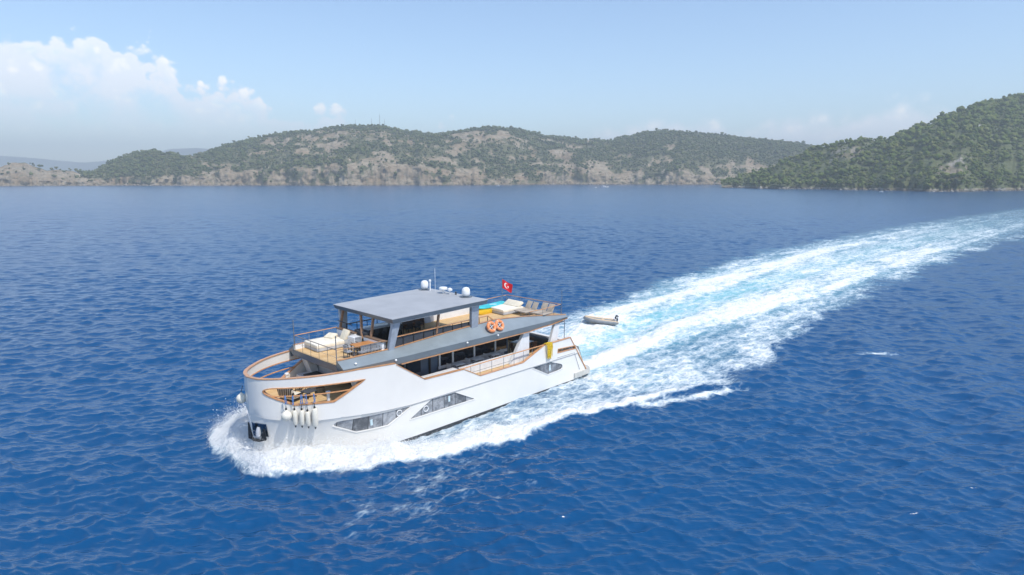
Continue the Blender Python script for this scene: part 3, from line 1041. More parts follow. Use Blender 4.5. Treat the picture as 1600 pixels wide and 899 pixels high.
# anchor hanging in its pocket
u = 0.68
pa = hull_pt(u, 2.3, 0.12, 1, False)
anc = thing('anchor', 'heavy dark anchor with pale shank stowed in the steel pocket at the stem', 'anchor')
anc.matrix_world = BM @ Matrix.Translation((pa.x, pa.y, 1.95)) @ Matrix.Rotation(R(-62), 4, 'Z') @ Matrix.Scale(0.82, 4)
MB().tube([(0, 0, 0.15), (0, 0.03, 0.5), (0, 0.1, 0.85)], [0.17, 0.19, 0.12], 10).build('shank', LGREY, anc)
MB().tube([(-0.75, 0.0, 0.05), (-0.3, -0.12, -0.12), (0.3, -0.12, -0.12), (0.6, 0.0, 0.05)], 0.12, 8).build('crown', mat('rusty_iron', (0.06, 0.06, 0.055), 0.55, metal=0.4, var=0.3, vscale=8), anc)
for sg, hh in ((-1, 1.25), (1, 0.85)):
    MB().hexa([(sg * 0.35, -0.22, -0.1), (sg * 0.78, -0.16, -0.05), (sg * 0.78, -0.04, -0.05), (sg * 0.35, -0.08, -0.1),
               (sg * 0.62, -0.2, hh), (sg * 0.72, -0.18, hh), (sg * 0.72, -0.12, hh), (sg * 0.62, -0.14, hh)]).build('fluke', mat('dark_iron', (0.03, 0.033, 0.036), 0.4, metal=0.5, var=0.3), anc)

# lifebuoys on the grey fascia
for i, (s, lab) in enumerate(((16.62, 'orange lifebuoy on the grey fascia, the one nearer the bow of the pair'), (17.5, 'orange lifebuoy on the grey fascia, the one nearer the stern of the pair'))):
    t_, z_ = 3.62, 6.58
    lb = thing('lifebuoy', lab, 'lifebuoy', group='lifebuoys on the fascia')
    tilt = Matrix.Rotation(R(90 - 26), 4, 'X')
    lb.matrix_world = BM @ Matrix.Translation(P(s, t_, z_)) @ tilt
    MB().torus(0.335, 0.125, 28, 10).build('ring', ORANGE, lb)
    bands = MB()
    for q in range(4):
        a_ = q * math.pi / 2 + 0.4
        c_ = Vector((0.335 * math.cos(a_), 0.335 * math.sin(a_), 0))
        bands.tube([c_ + Vector((-math.sin(a_), math.cos(a_), 0)) * e for e in (-0.045, 0.045)], 0.132, 10)
    bands.build('reflective_band', mat('faded_band', (0.80, 0.46, 0.30), 0.5), lb)
    rp = MB()
    for q in range(4):
        a_ = q * math.pi / 2 + 0.4
        rp.tube([(0, 0, 0.0), (0.22 * math.cos(a_), 0.22 * math.sin(a_), 0.02)], 0.02, 5)
    rp.build('grab_line', FLAGW, lb)

# coil of yellow line over the quarter rail
yl = thing('mooring_line', 'bright yellow mooring line hung in loops over the stern quarter rail', 'rope', 23.0, 3.98, 4.1)
m = MB()
rr = random.Random(3)
for q in range(18):
    x0 = -0.36 + 0.72 * q / 17 + rr.uniform(-.03, .03)
    x1 = x0 * 0.55 + rr.uniform(-.06, .06)
    L = rr.uniform(0.9, 1.3)
    dd = rr.uniform(0.0, 0.07)
    m.tube([(x0, 0.35, -0.12), (x0, 0.15, 0.06), (x0, -0.05 - dd, 0.05), (x0 * .9, -0.14 - dd, -0.3), (x1, -0.12 - dd, -L), (x1 + 0.05, -0.10 - dd, -L - 0.05), (x1 + .07, -0.08 - dd, -L * 0.7)], rr.uniform(.02, .032), 6)
m.build('rope_loops', YELLOW, yl)

# sunbeds
def sunbed(lab, s, t, z, rz, L, Wd, fab, group):
    b = thing('sunbed', lab, 'sunbed', s, t, z, rz, group)
    MB().box((0, 0, 0.14), (L, Wd, 0.2), bev=0.02).build('base', GREYF, b)
    MB().box((0, 0, 0.37), (L + 0.02, Wd + 0.02, 0.27), bev=0.09).build('mattress', fab, b)
    for sx_ in (-1, 1):
        for sy_ in (-1, 1):
            MB().box((sx_ * (L / 2 - 0.1), sy_ * (Wd / 2 - 0.1), 0.02), (0.08, 0.08, 0.04)).build('leg', BLACK, b)
    return b


sunbed('cream double sunbed on the forward terrace beside two loose cushions', 5.55, -1.85, 6.1, -2, 2.35, 1.95, CREAML, 'double sunbeds')
b = sunbed('cream double sunbed with raised headrest on the aft sun deck', 23.0, -1.1, 6.1, -4, 2.4, 2.1, CREAML, 'double sunbeds')
MB().box((0, 0, 0), (0.75, 2.0, 0.2), Matrix.Translation((0.92, 0, 0.66)) @ Matrix.Rotation(R(-30), 4, 'Y'), bev=0.08).build('headrest', CREAM, b)


def cushion(lab, s, t, z, rz, ry, sz, fab):
    c = MB().box((0, 0, 0), sz, bev=min(sz) * 0.42).build('cushion', fab)
    place(c, s, t, z, rz, Matrix.Rotation(R(ry), 4, 'Y'))
    tag(c, lab, 'cushion', 'cushions on the forward sunbed')


cushion('flat cream cushion lying on the forward sunbed, farther from the table', 6.2, -2.25, 6.72, 20, -18, (0.65, 0.8, 0.2), CREAM)
cushion('upright cream cushion leaning on the white wall behind the forward sunbed', 6.75, -1.25, 6.9, -5, -62, (0.75, 0.85, 0.22), CREAM)


def make_chair(name, lab, cat, frame, fabm, group, arms=True):
    c = thing(name, lab, cat, group=group)
    MB().box((0, 0, 0.44), (0.46, 0.48, 0.04), bev=0.01).build('seat', fabm, c)
    bk = MB()
    for q in range(5):
        y = -0.2 + q * 0.1
        bk.box((0.235, y, 0.70), (0.03, 0.042, 0.40))
    bk.box((0.24, 0, 0.90), (0.04, 0.5, 0.05)).box((0.225, 0, 0.52), (0.03, 0.5, 0.04))
    bk.build('backrest', fabm, c)
    for sx_ in (-1, 1):
        for sy_ in (-1, 1):
            MB().box((sx_ * 0.22, sy_ * 0.24, 0.22), (0.04, 0.04, 0.44)).build('leg', frame, c)
    if arms:
        for sy_ in (-1, 1):
            MB().box((0.0, sy_ * 0.26, 0.64), (0.46, 0.045, 0.03)).box((-0.2, sy_ * 0.26, 0.54), (0.035, 0.035, 0.2)).build('armrest', frame, c)
    return c


def table(name, lab, s, t, z, rz, L, Wd, h, topm, legm, group=None):
    b = thing(name, lab, 'table', s, t, z, rz, group)
    MB().box((0, 0, h - 0.025), (L, Wd, 0.05), bev=0.01).build('tabletop', topm, b)
    for sx_ in (-1, 1):
        for sy_ in (-1, 1):
            MB().box((sx_ * (L / 2 - 0.08), sy_ * (Wd / 2 - 0.08), h / 2 - 0.03), (0.06, 0.06, h - 0.06)).build('leg', legm, b)
    return b


table('dining_table', 'orange teak dining table with dark legs on the forward terrace', 6.4, 1.72, 6.1, -3, 1.65, 1.0, 0.76, TABLEW, BLACK)
ch0 = make_chair('terrace_chair', 'x', 'chair', mat('charcoal_metal', (0.07, 0.075, 0.085), 0.4), mat('grey_slats', (0.40, 0.42, 0.45), 0.5), 'slatted chairs around the terrace table')
slots = [((5.72, 2.5), -90, 'grey slatted chair at the outer side of the teak table, nearest the bow'),
         ((6.24, 2.5), -90, 'grey slatted chair at the outer side of the teak table, second from the bow'),
         ((6.76, 2.5), -90, 'grey slatted chair at the outer side of the teak table, third from the bow'),
         ((7.2, 2.52), -90, 'grey slatted chair at the outer side of the teak table, closest to the roof pillar'),
         ((5.85, 0.78), 90, 'grey slatted chair between the sunbed and the teak table, nearer the bow'),
         ((6.75, 0.72), 90, 'grey slatted chair between the white wall and the teak table, nearer the helm'),
         ((5.15, 1.75), 180, 'grey slatted chair at the bow end of the teak table')]
for i, ((s, t), rz, lab) in enumerate(slots):
    c = ch0 if i == 0 else copy_tree(ch0)
    place(c, s, t, 6.1, rz)
    c['label'] = lab

# bar stools in the shade of the roof
bs = thing('bar_stool', 'x', 'stool', group='bar stools')
MB().lathe([(0.02, 0.70), (0.19, 0.72), (0.2, 0.77), (0.16, 0.79), (0.02, 0.79)], 12).build('seat', CHARF, bs)
for q in range(4):
    a_ = q * math.pi / 2 + .4
    MB().tube([(0.08 * math.cos(a_), 0.08 * math.sin(a_), 0.72), (0.22 * math.cos(a_), 0.22 * math.sin(a_), 0)], 0.018, 5).build('leg', BLACK, bs)
MB().torus(0.17, 0.012, 12, 5, Matrix.Translation((0, 0, 0.28))).build('foot_ring', BLACK, bs)
MB().box((0, 0, 1.0), (0.04, 0.36, 0.3), Matrix.Translation((0.0, 0, 0)) @ Matrix.Rotation(R(90), 4, 'Z') @ Matrix.Translation((0.17, 0, 0)), bev=0.015).build('backrest', CHARF, bs)
for i, (s, lab) in enumerate(((8.4, 'black bar stool at the bow end of the white bar counter'), (9.1, 'black bar stool second along the white bar counter from the bow'), (9.8, 'black bar stool third along the white bar counter from the bow'), (10.5, 'black bar stool at the stern end of the white bar counter'))):
    c = bs if i == 0 else copy_tree(bs)
    place(c, s, 0.15, 6.1, 180)
    c['label'] = lab
# dark dining set under the roof
table('high_table', 'dark wooden table in the shade under the grey roof', 12.4, -1.5, 6.1, 0, 1.8, 1.0, 0.76, WOODD, BLACK)
ch1 = make_chair('shade_chair', 'x', 'chair', BLACK, CHARF, 'dark chairs in the shade of the roof')
for i, ((s, t), rz, lab) in enumerate((((11.9, -0.75), -90, 'black chair on the near side of the dark shaded table, toward the bow'), ((12.7, -0.72), -90, 'black chair on the near side of the dark shaded table, toward the stern'), ((13.65, -1.5), 0, 'black chair at the stern end of the dark shaded table'))):
    c = ch1 if i == 0 else copy_tree(ch1)
    place(c, s, t, 6.1, rz)
    c['label'] = lab

# sun loungers on the aft deck: flat seat toward the bow, raised back toward the stern
lg = thing('sun_lounger', 'x', 'sun lounger', group='folding sun loungers')
MB().box((-0.2, 0, 0.36), (1.3, 0.66, 0.08), bev=0.03).build('seat', TAUPE, lg)
MB().box((0.4, 0, 0.0), (0.8, 0.62, 0.03), Matrix.Translation((0.45, 0, 0.34)) @ Matrix.Rotation(R(-58), 4, 'Y'), bev=0.01).build('backrest', TAUPE, lg)
fr_ = MB()
for sy_ in (-1, 1):
    fr_.tube([(-0.85, sy_ * 0.33, 0.32), (0.85, sy_ * 0.33, 0.32)], 0.022, 6)
fr_.tube([(-0.85, -0.33, 0.32), (-0.85, 0.33, 0.32)], 0.022, 6)
fr_.build('frame', STEEL, lg)
for sx_ in (-0.65, 0.6):
    for sy_ in (-1, 1):
        MB().tube([(sx_, sy_ * 0.32, 0.32), (sx_ * 1.1, sy_ * 0.33, 0)], 0.02, 6).build('leg', STEEL, lg)
for i, (s, t, rz, lab) in enumerate(((23.6, 0.50, -3, 'taupe folding lounger right beside the cream sunbed on the aft deck'), (23.55, 1.28, -3, 'taupe folding lounger second from the cream sunbed on the aft deck'),
                                     (23.95, 2.12, 4, 'taupe folding lounger third from the cream sunbed, next to the gap'), (23.9, 2.92, 4, 'taupe folding lounger closest to the port rail near the stern pole'))):
    c = lg if i == 0 else copy_tree(lg)
    place(c, s, t, 6.1, rz)
    c['label'] = lab


def board_mesh(L, Wd, th, nose=0.5, k=28):
    m_ = MB()
    out = []
    for q in range(k):
        a_ = 2 * math.pi * q / k
        x = math.cos(a_)
        y = math.sin(a_)
        out.append((math.copysign(abs(x) ** 0.9, x) * L / 2, math.copysign(abs(y) ** 0.7, y) * Wd / 2 * (1 - 0.12 * x)))
    rings = [(0.93, 0.0), (1.0, th * 0.35), (1.0, th * 0.65), (0.95, th)]
    vs, fs = [], []
    for sc, z in rings:
        for (x, y) in out:
            vs.append((x * sc, y * sc, z + 0.10 * (abs(x) / (L / 2)) ** 4))
    for i in range(3):
        for j in range(k):
            fs.append((i * k + j, i * k + (j + 1) % k, (i + 1) * k + (j + 1) % k, (i + 1) * k + j))
    fs += [tuple(range(k))[::-1], tuple(range(3 * k, 4 * k))]
    return m_.add(vs, fs)


pb = thing('paddle_board', 'turquoise paddle board with white deck pad lying on top of the yellow kayak', 'paddle board', 22.3, -2.4, 6.52, 6)
board_mesh(3.9, 1.05, 0.13).build('board', TURQ, pb)
MB().prism([(0.55 * math.cos(q * math.pi / 8), 0.25 * math.sin(q * math.pi / 8)) for q in range(16)], 2, 0.131, 0.14, Matrix.Translation((0.5, 0, 0))).build('deck_pad', FLAGW, pb)
ky = thing('kayak', 'yellow kayak lying on the teak under the turquoise paddle board', 'kayak', 21.7, -2.05, 6.1, 4)
board_mesh(3.4, 0.8, 0.36).build('kayak_hull', KAYAK, ky)
MB().torus(0.28, 0.03, 16, 6, Matrix.Translation((0.1, 0, 0.37)) @ Matrix.Diagonal((1.5, 0.8, 1, 1))).build('cockpit_rim', BLACK, ky)

# ensign on its staff
fl = thing('ensign', 'red flag with white crescent and star flying from a staff at the aft rail', 'flag', 24.3, -2.85, 6.1)
MB().tube([(0, 0, 0), (0, 0, 2.75)], 0.025, 6).build('flag_staff', STEEL, fl)


def wave_flag(x, z):
    """cloth point: x along the fly, z along the hoist; the wind from the bow carries it aft and it droops"""
    d = 0.12 * math.sin(x * 5.2 + z * 1.5) * (0.25 + x)
    return Vector((x * 0.58 + 0.02, -0.42 * x + d * 0.7, 2.62 + (z - 2.67) * 0.86 - 0.42 * x))


fm = MB()
nx_, nz_ = 18, 10
vs = [wave_flag(1.25 * i / nx_, 1.72 + 0.95 * j / nz_) for i in range(nx_ + 1) for j in range(nz_ + 1)]
fs = [(i * (nz_ + 1) + j, (i + 1) * (nz_ + 1) + j, (i + 1) * (nz_ + 1) + j + 1, i * (nz_ + 1) + j + 1) for i in range(nx_) for j in range(nz_)]
cloth = fm.add(vs, fs).build('flag_cloth', REDF, fl)
em = MB()
for off in (-0.012, 0.012):
    cx_, cz_ = 0.50, 2.195
    ro, ri, sh = 0.285, 0.228, 0.072
    n_ = 26
    outer, inner = [], []
    a0 = math.acos(max(-1, min(1, (ro * ro - ri * ri + sh * sh) / (2 * sh * ro))))
    b0 = math.acos(max(-1, min(1, (ro * ro - ri * ri - sh * sh) / (2 * sh * ri))))
    vs = []
    for q in range(n_ + 1):
        a_ = a0 + (2 * math.pi - 2 * a0) * q / n_
        b_ = b0 + (2 * math.pi - 2 * b0) * q / n_
        p1 = wave_flag(cx_ + ro * math.cos(a_), cz_ + ro * math.sin(a_))
        p2 = wave_flag(cx_ + sh + ri * math.cos(b_), cz_ + ri * math.sin(b_))
        vs += [p1 + Vector((0, off, 0)), p2 + Vector((0, off, 0))]
    em.add(vs, [(2 * q, 2 * q + 1, 2 * q + 3, 2 * q + 2) for q in range(n_)])
    sv = []
    for q in range(10):
        r_ = 0.155 if q % 2 == 0 else 0.06
        a_ = math.pi + q * math.pi / 5
        sv.append(wave_flag(cx_ + 0.33 + r_ * math.cos(a_), cz_ + r_ * math.sin(a_)) + Vector((0, off, 0)))
    sc_ = wave_flag(cx_ + 0.33, cz_) + Vector((0, off, 0))
    em.add(sv + [sc_], [(q, (q + 1) % 10, 10) for q in range(10)])
em.build('crescent_and_star', FLAGW, cloth, recalc=False)

# foredeck lounge seen through the bow opening
so = thing('lounge_chair', 'low lounge chair with striped black and beige cushions inside the bow opening', 'lounge chair', 1.75, 0.2, 3.7, 20)
MB().box((0, 0, 0.28), (1.0, 1.1, 0.2), bev=0.06).build('seat', CREAM, so)
MB().box((0, 0, 0), (0.22, 1.25, 0.85), Matrix.Translation((-0.5, 0, 0.65)) @ Matrix.Rotation(R(-16), 4, 'Y'), bev=0.09).build('backrest', STRIPE, so)
MB().box((0, 0.6, 0.42), (1.0, 0.07, 0.08)).box((0, -0.6, 0.42), (1.0, 0.07, 0.08)).box((0, 0, 0.12), (1.0, 1.2, 0.06)).build('frame', BLACK, so)
table('coffee_table', 'low black coffee table between the lounge chair and the black chairs in the bow', 2.75, 0.6, 3.7, 10, 0.8, 0.8, 0.45, CHARF, BLACK)
ch2 = make_chair('bow_chair', 'x', 'chair', BLACK, BLACK, 'black chairs in the bow')
for i, ((s, t), rz, lab) in enumerate((((3.7, 0.4), -20, 'black slatted chair on the bow deck next to the white bollard'), ((3.0, -1.0), -60, 'black slatted chair on the bow deck farther inside behind the coffee table'))):
    c = ch2 if i == 0 else copy_tree(ch2)
    place(c, s, t, 3.7, rz)
    c['label'] = lab

# main deck: white dining sets outside the saloon glass, covered table at the stern
ch3 = make_chair('side_deck_chair', 'x', 'chair', LGREY, WHITE2, 'white chairs on the covered side deck')
n_ = 0
for i, (s, lab) in enumerate(((14.6, 'white table nearest the bow on the covered side deck'), (16.6, 'white table in the middle of the covered side deck'), (18.5, 'white table nearest the slanted pillar on the covered side deck'))):
    table('side_deck_table', lab, s, 1.95, 3.0, 0, 0.9, 0.75, 0.74, WHITE2, LGREY, 'white tables on the covered side deck')
    for q in (-1, 1):
        c = ch3 if n_ == 0 else copy_tree(ch3)
        n_ += 1
        place(c, s + q * 0.72, 1.95, 3.0, 0 if q > 0 else 180)
        c['label'] = 'white slatted chair at the %s end of the %s table on the side deck' % ('stern' if q > 0 else 'bow', ('bowmost', 'middle', 'sternmost')[i])
table('stern_table', 'white topped dining table on the covered stern deck behind the slanted pillar', 22.9, 1.0, 3.0, 0, 1.6, 1.3, 0.78, mat('pale_tabletop', (0.60, 0.61, 0.64), 0.25), WOODD)
ch4 = make_chair('stern_chair', 'x', 'chair', BLACK, WOODD, 'dark chairs around the stern table')
for i, ((s, t), rz, lab) in enumerate((((22.5, 1.95), -90, 'dark wooden chair at the port side of the stern table, nearer the slanted pillar'), ((23.3, 1.95), -90, 'dark wooden chair at the port side of the stern table, nearer the yellow line'), ((21.75, 1.0), 180, 'dark wooden chair at the bow end of the stern table'), ((24.0, 1.0), 0, 'dark wooden chair at the stern end of the stern table'))):
    c = ch4 if i == 0 else copy_tree(ch4)
    place(c, s, t, 3.0, rz)
    c['label'] = lab

# ------------------------------------------------------------------ towed dinghy
dg = bpy.data.objects.new('inflatable_dinghy', None)
C.objects.link(dg)
tag(dg, 'small beige and grey inflatable dinghy with black outboard, bow raised, towed in the white wake', 'dinghy')
bow_w = Vector((8.75, 76.5, 0.92))
ste_w = Vector((12.9, 76.9, 0.40))
ax = (ste_w - bow_w)
LD = ax.length
axn = ax.normalized()
yy = Vector((0, 0, 1)).cross(axn).normalized()
zz = axn.cross(yy)
dg.matrix_world = Matrix(((axn.x, yy.x, zz.x, bow_w.x), (axn.y, yy.y, zz.y, bow_w.y), (axn.z, yy.z, zz.z, bow_w.z), (0, 0, 0, 1)))
path, rad = [], []
for x, y, z in ((LD, 0.72, 0), (LD * .9, 0.74, 0), (LD * .6, 0.74, 0), (LD * .35, 0.70, 0.03), (LD * .18, 0.52, 0.08), (LD * .07, 0.26, 0.13)):
    path.append((x, y, z))
full = path + [(LD * 0.04, 0, 0.15)] + [(x, -y, z) for x, y, z in path[::-1]]
rad = [0.10, 0.23, 0.24, 0.24, 0.235, 0.23, 0.23, 0.23, 0.235, 0.24, 0.24, 0.23, 0.10]
MB().tube(full, rad, 12).build('inflatable_tube', DINGT, dg)
MB().tube([(x, y * 0.98, z + 0.13) for x, y, z in full], [r_ * 0.62 for r_ in rad], 10).build('tube_top', DINGB, dg)
hl = []
for x, w_, zb in ((LD * .08, 0.10, -0.02), (LD * .25, 0.5, -0.42), (LD * .5, 0.62, -0.5), (LD * .95, 0.62, -0.45)):
    hl += [(x, w_, -0.05), (x, 0, zb), (x, -w_, -0.05)]
MB().add(hl, [(i * 3 + j, i * 3 + j + 1, (i + 1) * 3 + j + 1, (i + 1) * 3 + j) for i in range(3) for j in range(2)] + [(0, 1, 2), (11, 10, 9)] + [(i * 3 + 2, i * 3, (i + 1) * 3, (i + 1) * 3 + 2) for i in range(3)]).build('rigid_hull', CREAM, dg)
MB().box((LD * .6, 0, 0.12), (0.28, 1.1, 0.06)).build('thwart', DINGB, dg)
MB().box((LD * .93, 0, 0.05), (0.06, 1.1, 0.5)).build('transom', LGREY, dg)
ob = MB().box((0, 0, 0), (0.34, 0.40, 0.52), Matrix.Translation((LD * .97, 0, 0.62)) @ Matrix.Rotation(R(18), 4, 'Y'), bev=0.11).build('outboard_motor', BLACK, dg)
MB().box((LD * 1.0, 0, 0.2), (0.16, 0.12, 0.6)).build('motor_leg', BLACK, ob)
MB().box((LD * .97, -0.205, 0.62), (0.12, 0.012, 0.2)).build('cowl_stripe', FLAGW, ob)
ln = MB()
pA = BM @ P(28.3, -2.2, 1.0)
tl = MB()
tpts = []
for q in range(13):
    f_ = q / 12
    p_ = pA.lerp(Vector((8.75, 76.5, 0.85)), f_)
    p_.z -= 0.55 * math.sin(math.pi * f_)
    tpts.append(p_)
tow = tl.tube(tpts, 0.02, 5).build('tow_line', mat('pale_rope', (0.6, 0.58, 0.52), 0.9))
tag(tow, 'thin pale tow line from the yacht stern to the inflatable dinghy', 'rope')
#@@PART2
# ------------------------------------------------------------------ numeric helpers


def hash2(ix, iy, seed):
    h = (ix.astype(np.int64) * 374761393 + iy.astype(np.int64) * 668265263 + seed * 1442695041) & 0x7fffffff
    h = ((h ^ (h >> 13)) * 1274126177) & 0x7fffffff
    h = h ^ (h >> 16)
    return (h & 0xffff) / 65535.0


def vnoise(x, y, seed=0):
    x0 = np.floor(x)
    y0 = np.floor(y)
    fx = x - x0
    fy = y - y0
    fx = fx * fx * (3 - 2 * fx)
    fy = fy * fy * (3 - 2 * fy)
    a = hash2(x0, y0, seed)
    b = hash2(x0 + 1, y0, seed)
    c = hash2(x0, y0 + 1, seed)
    d = hash2(x0 + 1, y0 + 1, seed)
    return (a * (1 - fx) + b * fx) * (1 - fy) + (c * (1 - fx) + d * fx) * fy


def fbm(x, y, seed=0, octv=4, gain=0.5):
    r = 0
    a = 1.0
    t = 0
    for k in range(octv):
        r = r + a * vnoise(x * 2 ** k + 17.3 * k, y * 2 ** k - 9.1 * k, seed + k)
        t += a
        a *= gain
    return r / t


def sstep(x, a, b):
    t = np.clip((x - a) / (b - a), 0, 1)
    return t * t * (3 - 2 * t)


def np_mesh(name, co, quads=None, tris=None, material=None, smooth=True, attrs=None):
    me = bpy.data.meshes.new(name)
    parts = []
    sizes = []
    if quads is not None:
        parts.append(quads.ravel())
        sizes.append(np.full(len(quads), 4))
    if tris is not None:
        parts.append(tris.ravel())
        sizes.append(np.full(len(tris), 3))
    loops = np.concatenate(parts).astype(np.int32)
    sizes = np.concatenate(sizes)
    me.vertices.add(len(co))
    me.vertices.foreach_set('co', co.astype(np.float32).ravel())
    me.loops.add(len(loops))
    me.loops.foreach_set('vertex_index', loops)
    me.polygons.add(len(sizes))
    me.polygons.foreach_set('loop_start', np.concatenate([[0], np.cumsum(sizes)[:-1]]).astype(np.int32))
    if smooth:
        me.polygons.foreach_set('use_smooth', np.ones(len(sizes), bool))
    me.update(calc_edges=True)
    for k, v in (attrs or {}).items():
        at = me.attributes.new(k, 'FLOAT', 'POINT')
        at.data.foreach_set('value', v.astype(np.float32))
    me.materials.append(material)
    o = bpy.data.objects.new(name, me)
    C.objects.link(o)
    return o


def grid_quads(nr, nc):
    i = np.arange((nr - 1) * (nc - 1))
    r_ = i // (nc - 1)
    c_ = i % (nc - 1)
    a = r_ * nc + c_
    return np.stack([a, a + 1, a + nc + 1, a + nc], 1)


# ------------------------------------------------------------------ SEA
az_n = 1240
azs = np.radians(np.linspace(-58, 58, az_n))
rs = [13.0]
while rs[-1] < 1500:
    rs.append(rs[-1] * 1.0033 + 0.010)
while rs[-1] < 7000:
    rs.append(rs[-1] * 1.06)
rs = np.array(rs)
nr_ = len(rs)
X = (rs[:, None] * np.sin(azs)[None, :]).ravel()
Y = (rs[:, None] * np.cos(azs)[None, :]).ravel()
DR = np.repeat(rs * 0.0033 + 0.010, az_n)
# wind sea: many trains of waves, short-crested
ZW = np.zeros_like(X)
HX = np.zeros_like(X)
HY = np.zeros_like(X)
wind = R(200)          # travels roughly towards the camera, a little to one side
wr = np.random.default_rng(5)
LOST = np.zeros_like(X)
for k in range(96):
    lam = 0.5 * (26.0 / 0.5) ** ((k + wr.random()) / 96)
    th = wind + (R(-34) if k % 2 else R(22)) + wr.normal(0, 0.30 if lam < 6 else 0.25)
    kk = 2 * np.pi / lam
    amp = 0.0115 * lam ** 0.62 * math.exp(-(lam / 15.0) ** 2) * wr.uniform(0.6, 1.3) * (1.0 if lam < 2.6 else 0.62 if lam < 5 else 0.38)
    wgt = np.clip((lam / DR - 1.8) / 2.2, 0, 1)
    sel = wgt > 0
    LOST += (1 - wgt ** 2) * (kk * amp) ** 2 / 2
    ph = kk * (X[sel] * math.sin(th) + Y[sel] * math.cos(th)) + wr.random() * 6.283
    cs_ = np.cos(ph)
    ZW[sel] += amp * wgt[sel] * cs_
    sn_ = np.sin(ph) * amp * wgt[sel] * 1.0
    HX[sel] -= sn_ * math.sin(th)
    HY[sel] -= sn_ * math.cos(th)
gust = 0.45 + 0.65 * fbm(X / 70, Y / 45, 3, 3) + 0.45 * fbm(X / 16, Y / 11, 13, 2)
ZW *= gust
# yacht coordinates of each point
S_ = (X - O.x) * AFT.x + (Y - O.y) * AFT.y
T_ = (X - O.x) * PORT.x + (Y - O.y) * PORT.y
tcen = np.interp(S_, [0, 27, 36, 52, 78, 118, 160, 270, 480], [0, 0, -1.5, -4.2, -5.2, -6.2, -6.6, -4.0, 6.0])
W_pt = [(-2.6, -9), (-2.1, 1.4), (-1.3, 3.2), (0.8, 4.8), (4.3, 7.0), (8.3, 8.3), (13, 9.4), (19.4, 10.2), (23, 11.0), (28.5, 13.0), (32, 14.2), (36, 15.6), (42, 14.8), (63, 13.4), (95, 13.4), (142, 13.8), (209, 17.5), (300, 24), (500, 40)]
out_p = np.interp(S_, [p[0] for p in W_pt], [p[1] for p in W_pt])
W_st = [(-2.8, -9), (-2.3, 3.4), (-1.5, 6.0), (0.8, 7.8), (4.3, 8.9), (8.3, 9.2), (13, 10.0), (20, 10.6), (28, 11.6), (40, 14.0), (55, 17.0), (67, 19.8), (80, 23.0), (110, 26.5), (148, 28.8), (270, 29), (480, 14)]
out_s = np.interp(S_, [p[0] for p in W_st], [p[1] for p in W_st])
lat = np.where(T_ >= 0, T_, -T_)
outer = np.where(T_ >= 0, out_p, out_s)
wob = (fbm(S_ / 3.2, T_ / 3.2, 21, 4) - 0.5)
wob2 = (fbm(S_ / 9.0, T_ / 7.0, 31, 3) - 0.5)
d_in = outer - lat + wob * (1.8 + 0.035 * np.clip(S_, 0, 150)) + wob2 * (0.8 + 0.06 * np.clip(S_, 0, 120))      # > 0 inside the disturbed water
feather = np.interp(S_, [0, 26, 44, 100], [0.7, 0.8, 2.2, 6.0])
inside = sstep(d_in, -0.35, feather) * sstep(S_, -2.6, -1.2)
# bow wave: dense white band behind its outer edge
crest_w = np.interp(S_, [-3, 4, 12, 22, 30, 40], [6.0, 4.2, 2.4, 1.9, 1.5, 0.6])
crest = inside * (1 - sstep(d_in, crest_w * 0.75, crest_w * 1.5)) * np.interp(S_, [-3, 18, 28, 34, 38, 46], [1.15, 1.05, 1.0, .85, .5, 0.0])
hullside = np.interp(S_, [-2, 8, 14, 26, 30, 36], [1.0, 0.9, 0.74, 0.72, 0.8, 0.75]) * inside * (1 - sstep(S_, 34, 60))
# churned wake behind the propellers
dc = T_ - tcen
aft_on = sstep(S_, 26.5, 30)
hw = np.interp(S_, [26, 32, 45, 80, 150, 300, 500], [4.0, 5.0, 8.5, 13.5, 16.0, 17.0, 17.0])
core = aft_on * (1 - sstep(np.abs(dc), hw * 0.62, hw * 1.12))
turq_w = np.interp(S_, [26, 32, 50, 80, 130, 300], [1.4, 1.8, 2.6, 4.2, 6.5, 10])
turq = aft_on * np.exp(-(dc / turq_w) ** 2) * np.interp(S_, [26, 30, 60, 120, 220, 400], [1.0, 1.0, .9, .62, .38, .12])
streak = fbm(S_ / 9.5, dc / 2.0, 41, 4)
patch_ = fbm(S_ / 7.0, T_ / 5.0, 51, 4)
fade = np.interp(S_, [0, 60, 110, 200, 330, 480, 700], [1, 1, .96, .77, .54, .36, .15])
foam = np.maximum(crest, hullside * (0.84 + 0.9 * (patch_ - 0.40)))
corefoam = core * (0.98 - 0.62 * np.exp(-(dc / (turq_w * 0.85)) ** 2) * np.interp(S_, [26, 50, 70, 150], [1.25, 1.2, .7, .3])) * (0.74 + 0.9 * (streak - 0.3))
foam = np.maximum(foam, corefoam)
lace = inside * aft_on * (0.62 + 0.55 * (streak - 0.5) + 0.5 * (patch_ - 0.5)) * (1 - 0.75 * sstep(S_, 45, 90) * sstep(lat / outer, 0.75, 1.0))
foam = np.maximum(foam, lace) * fade
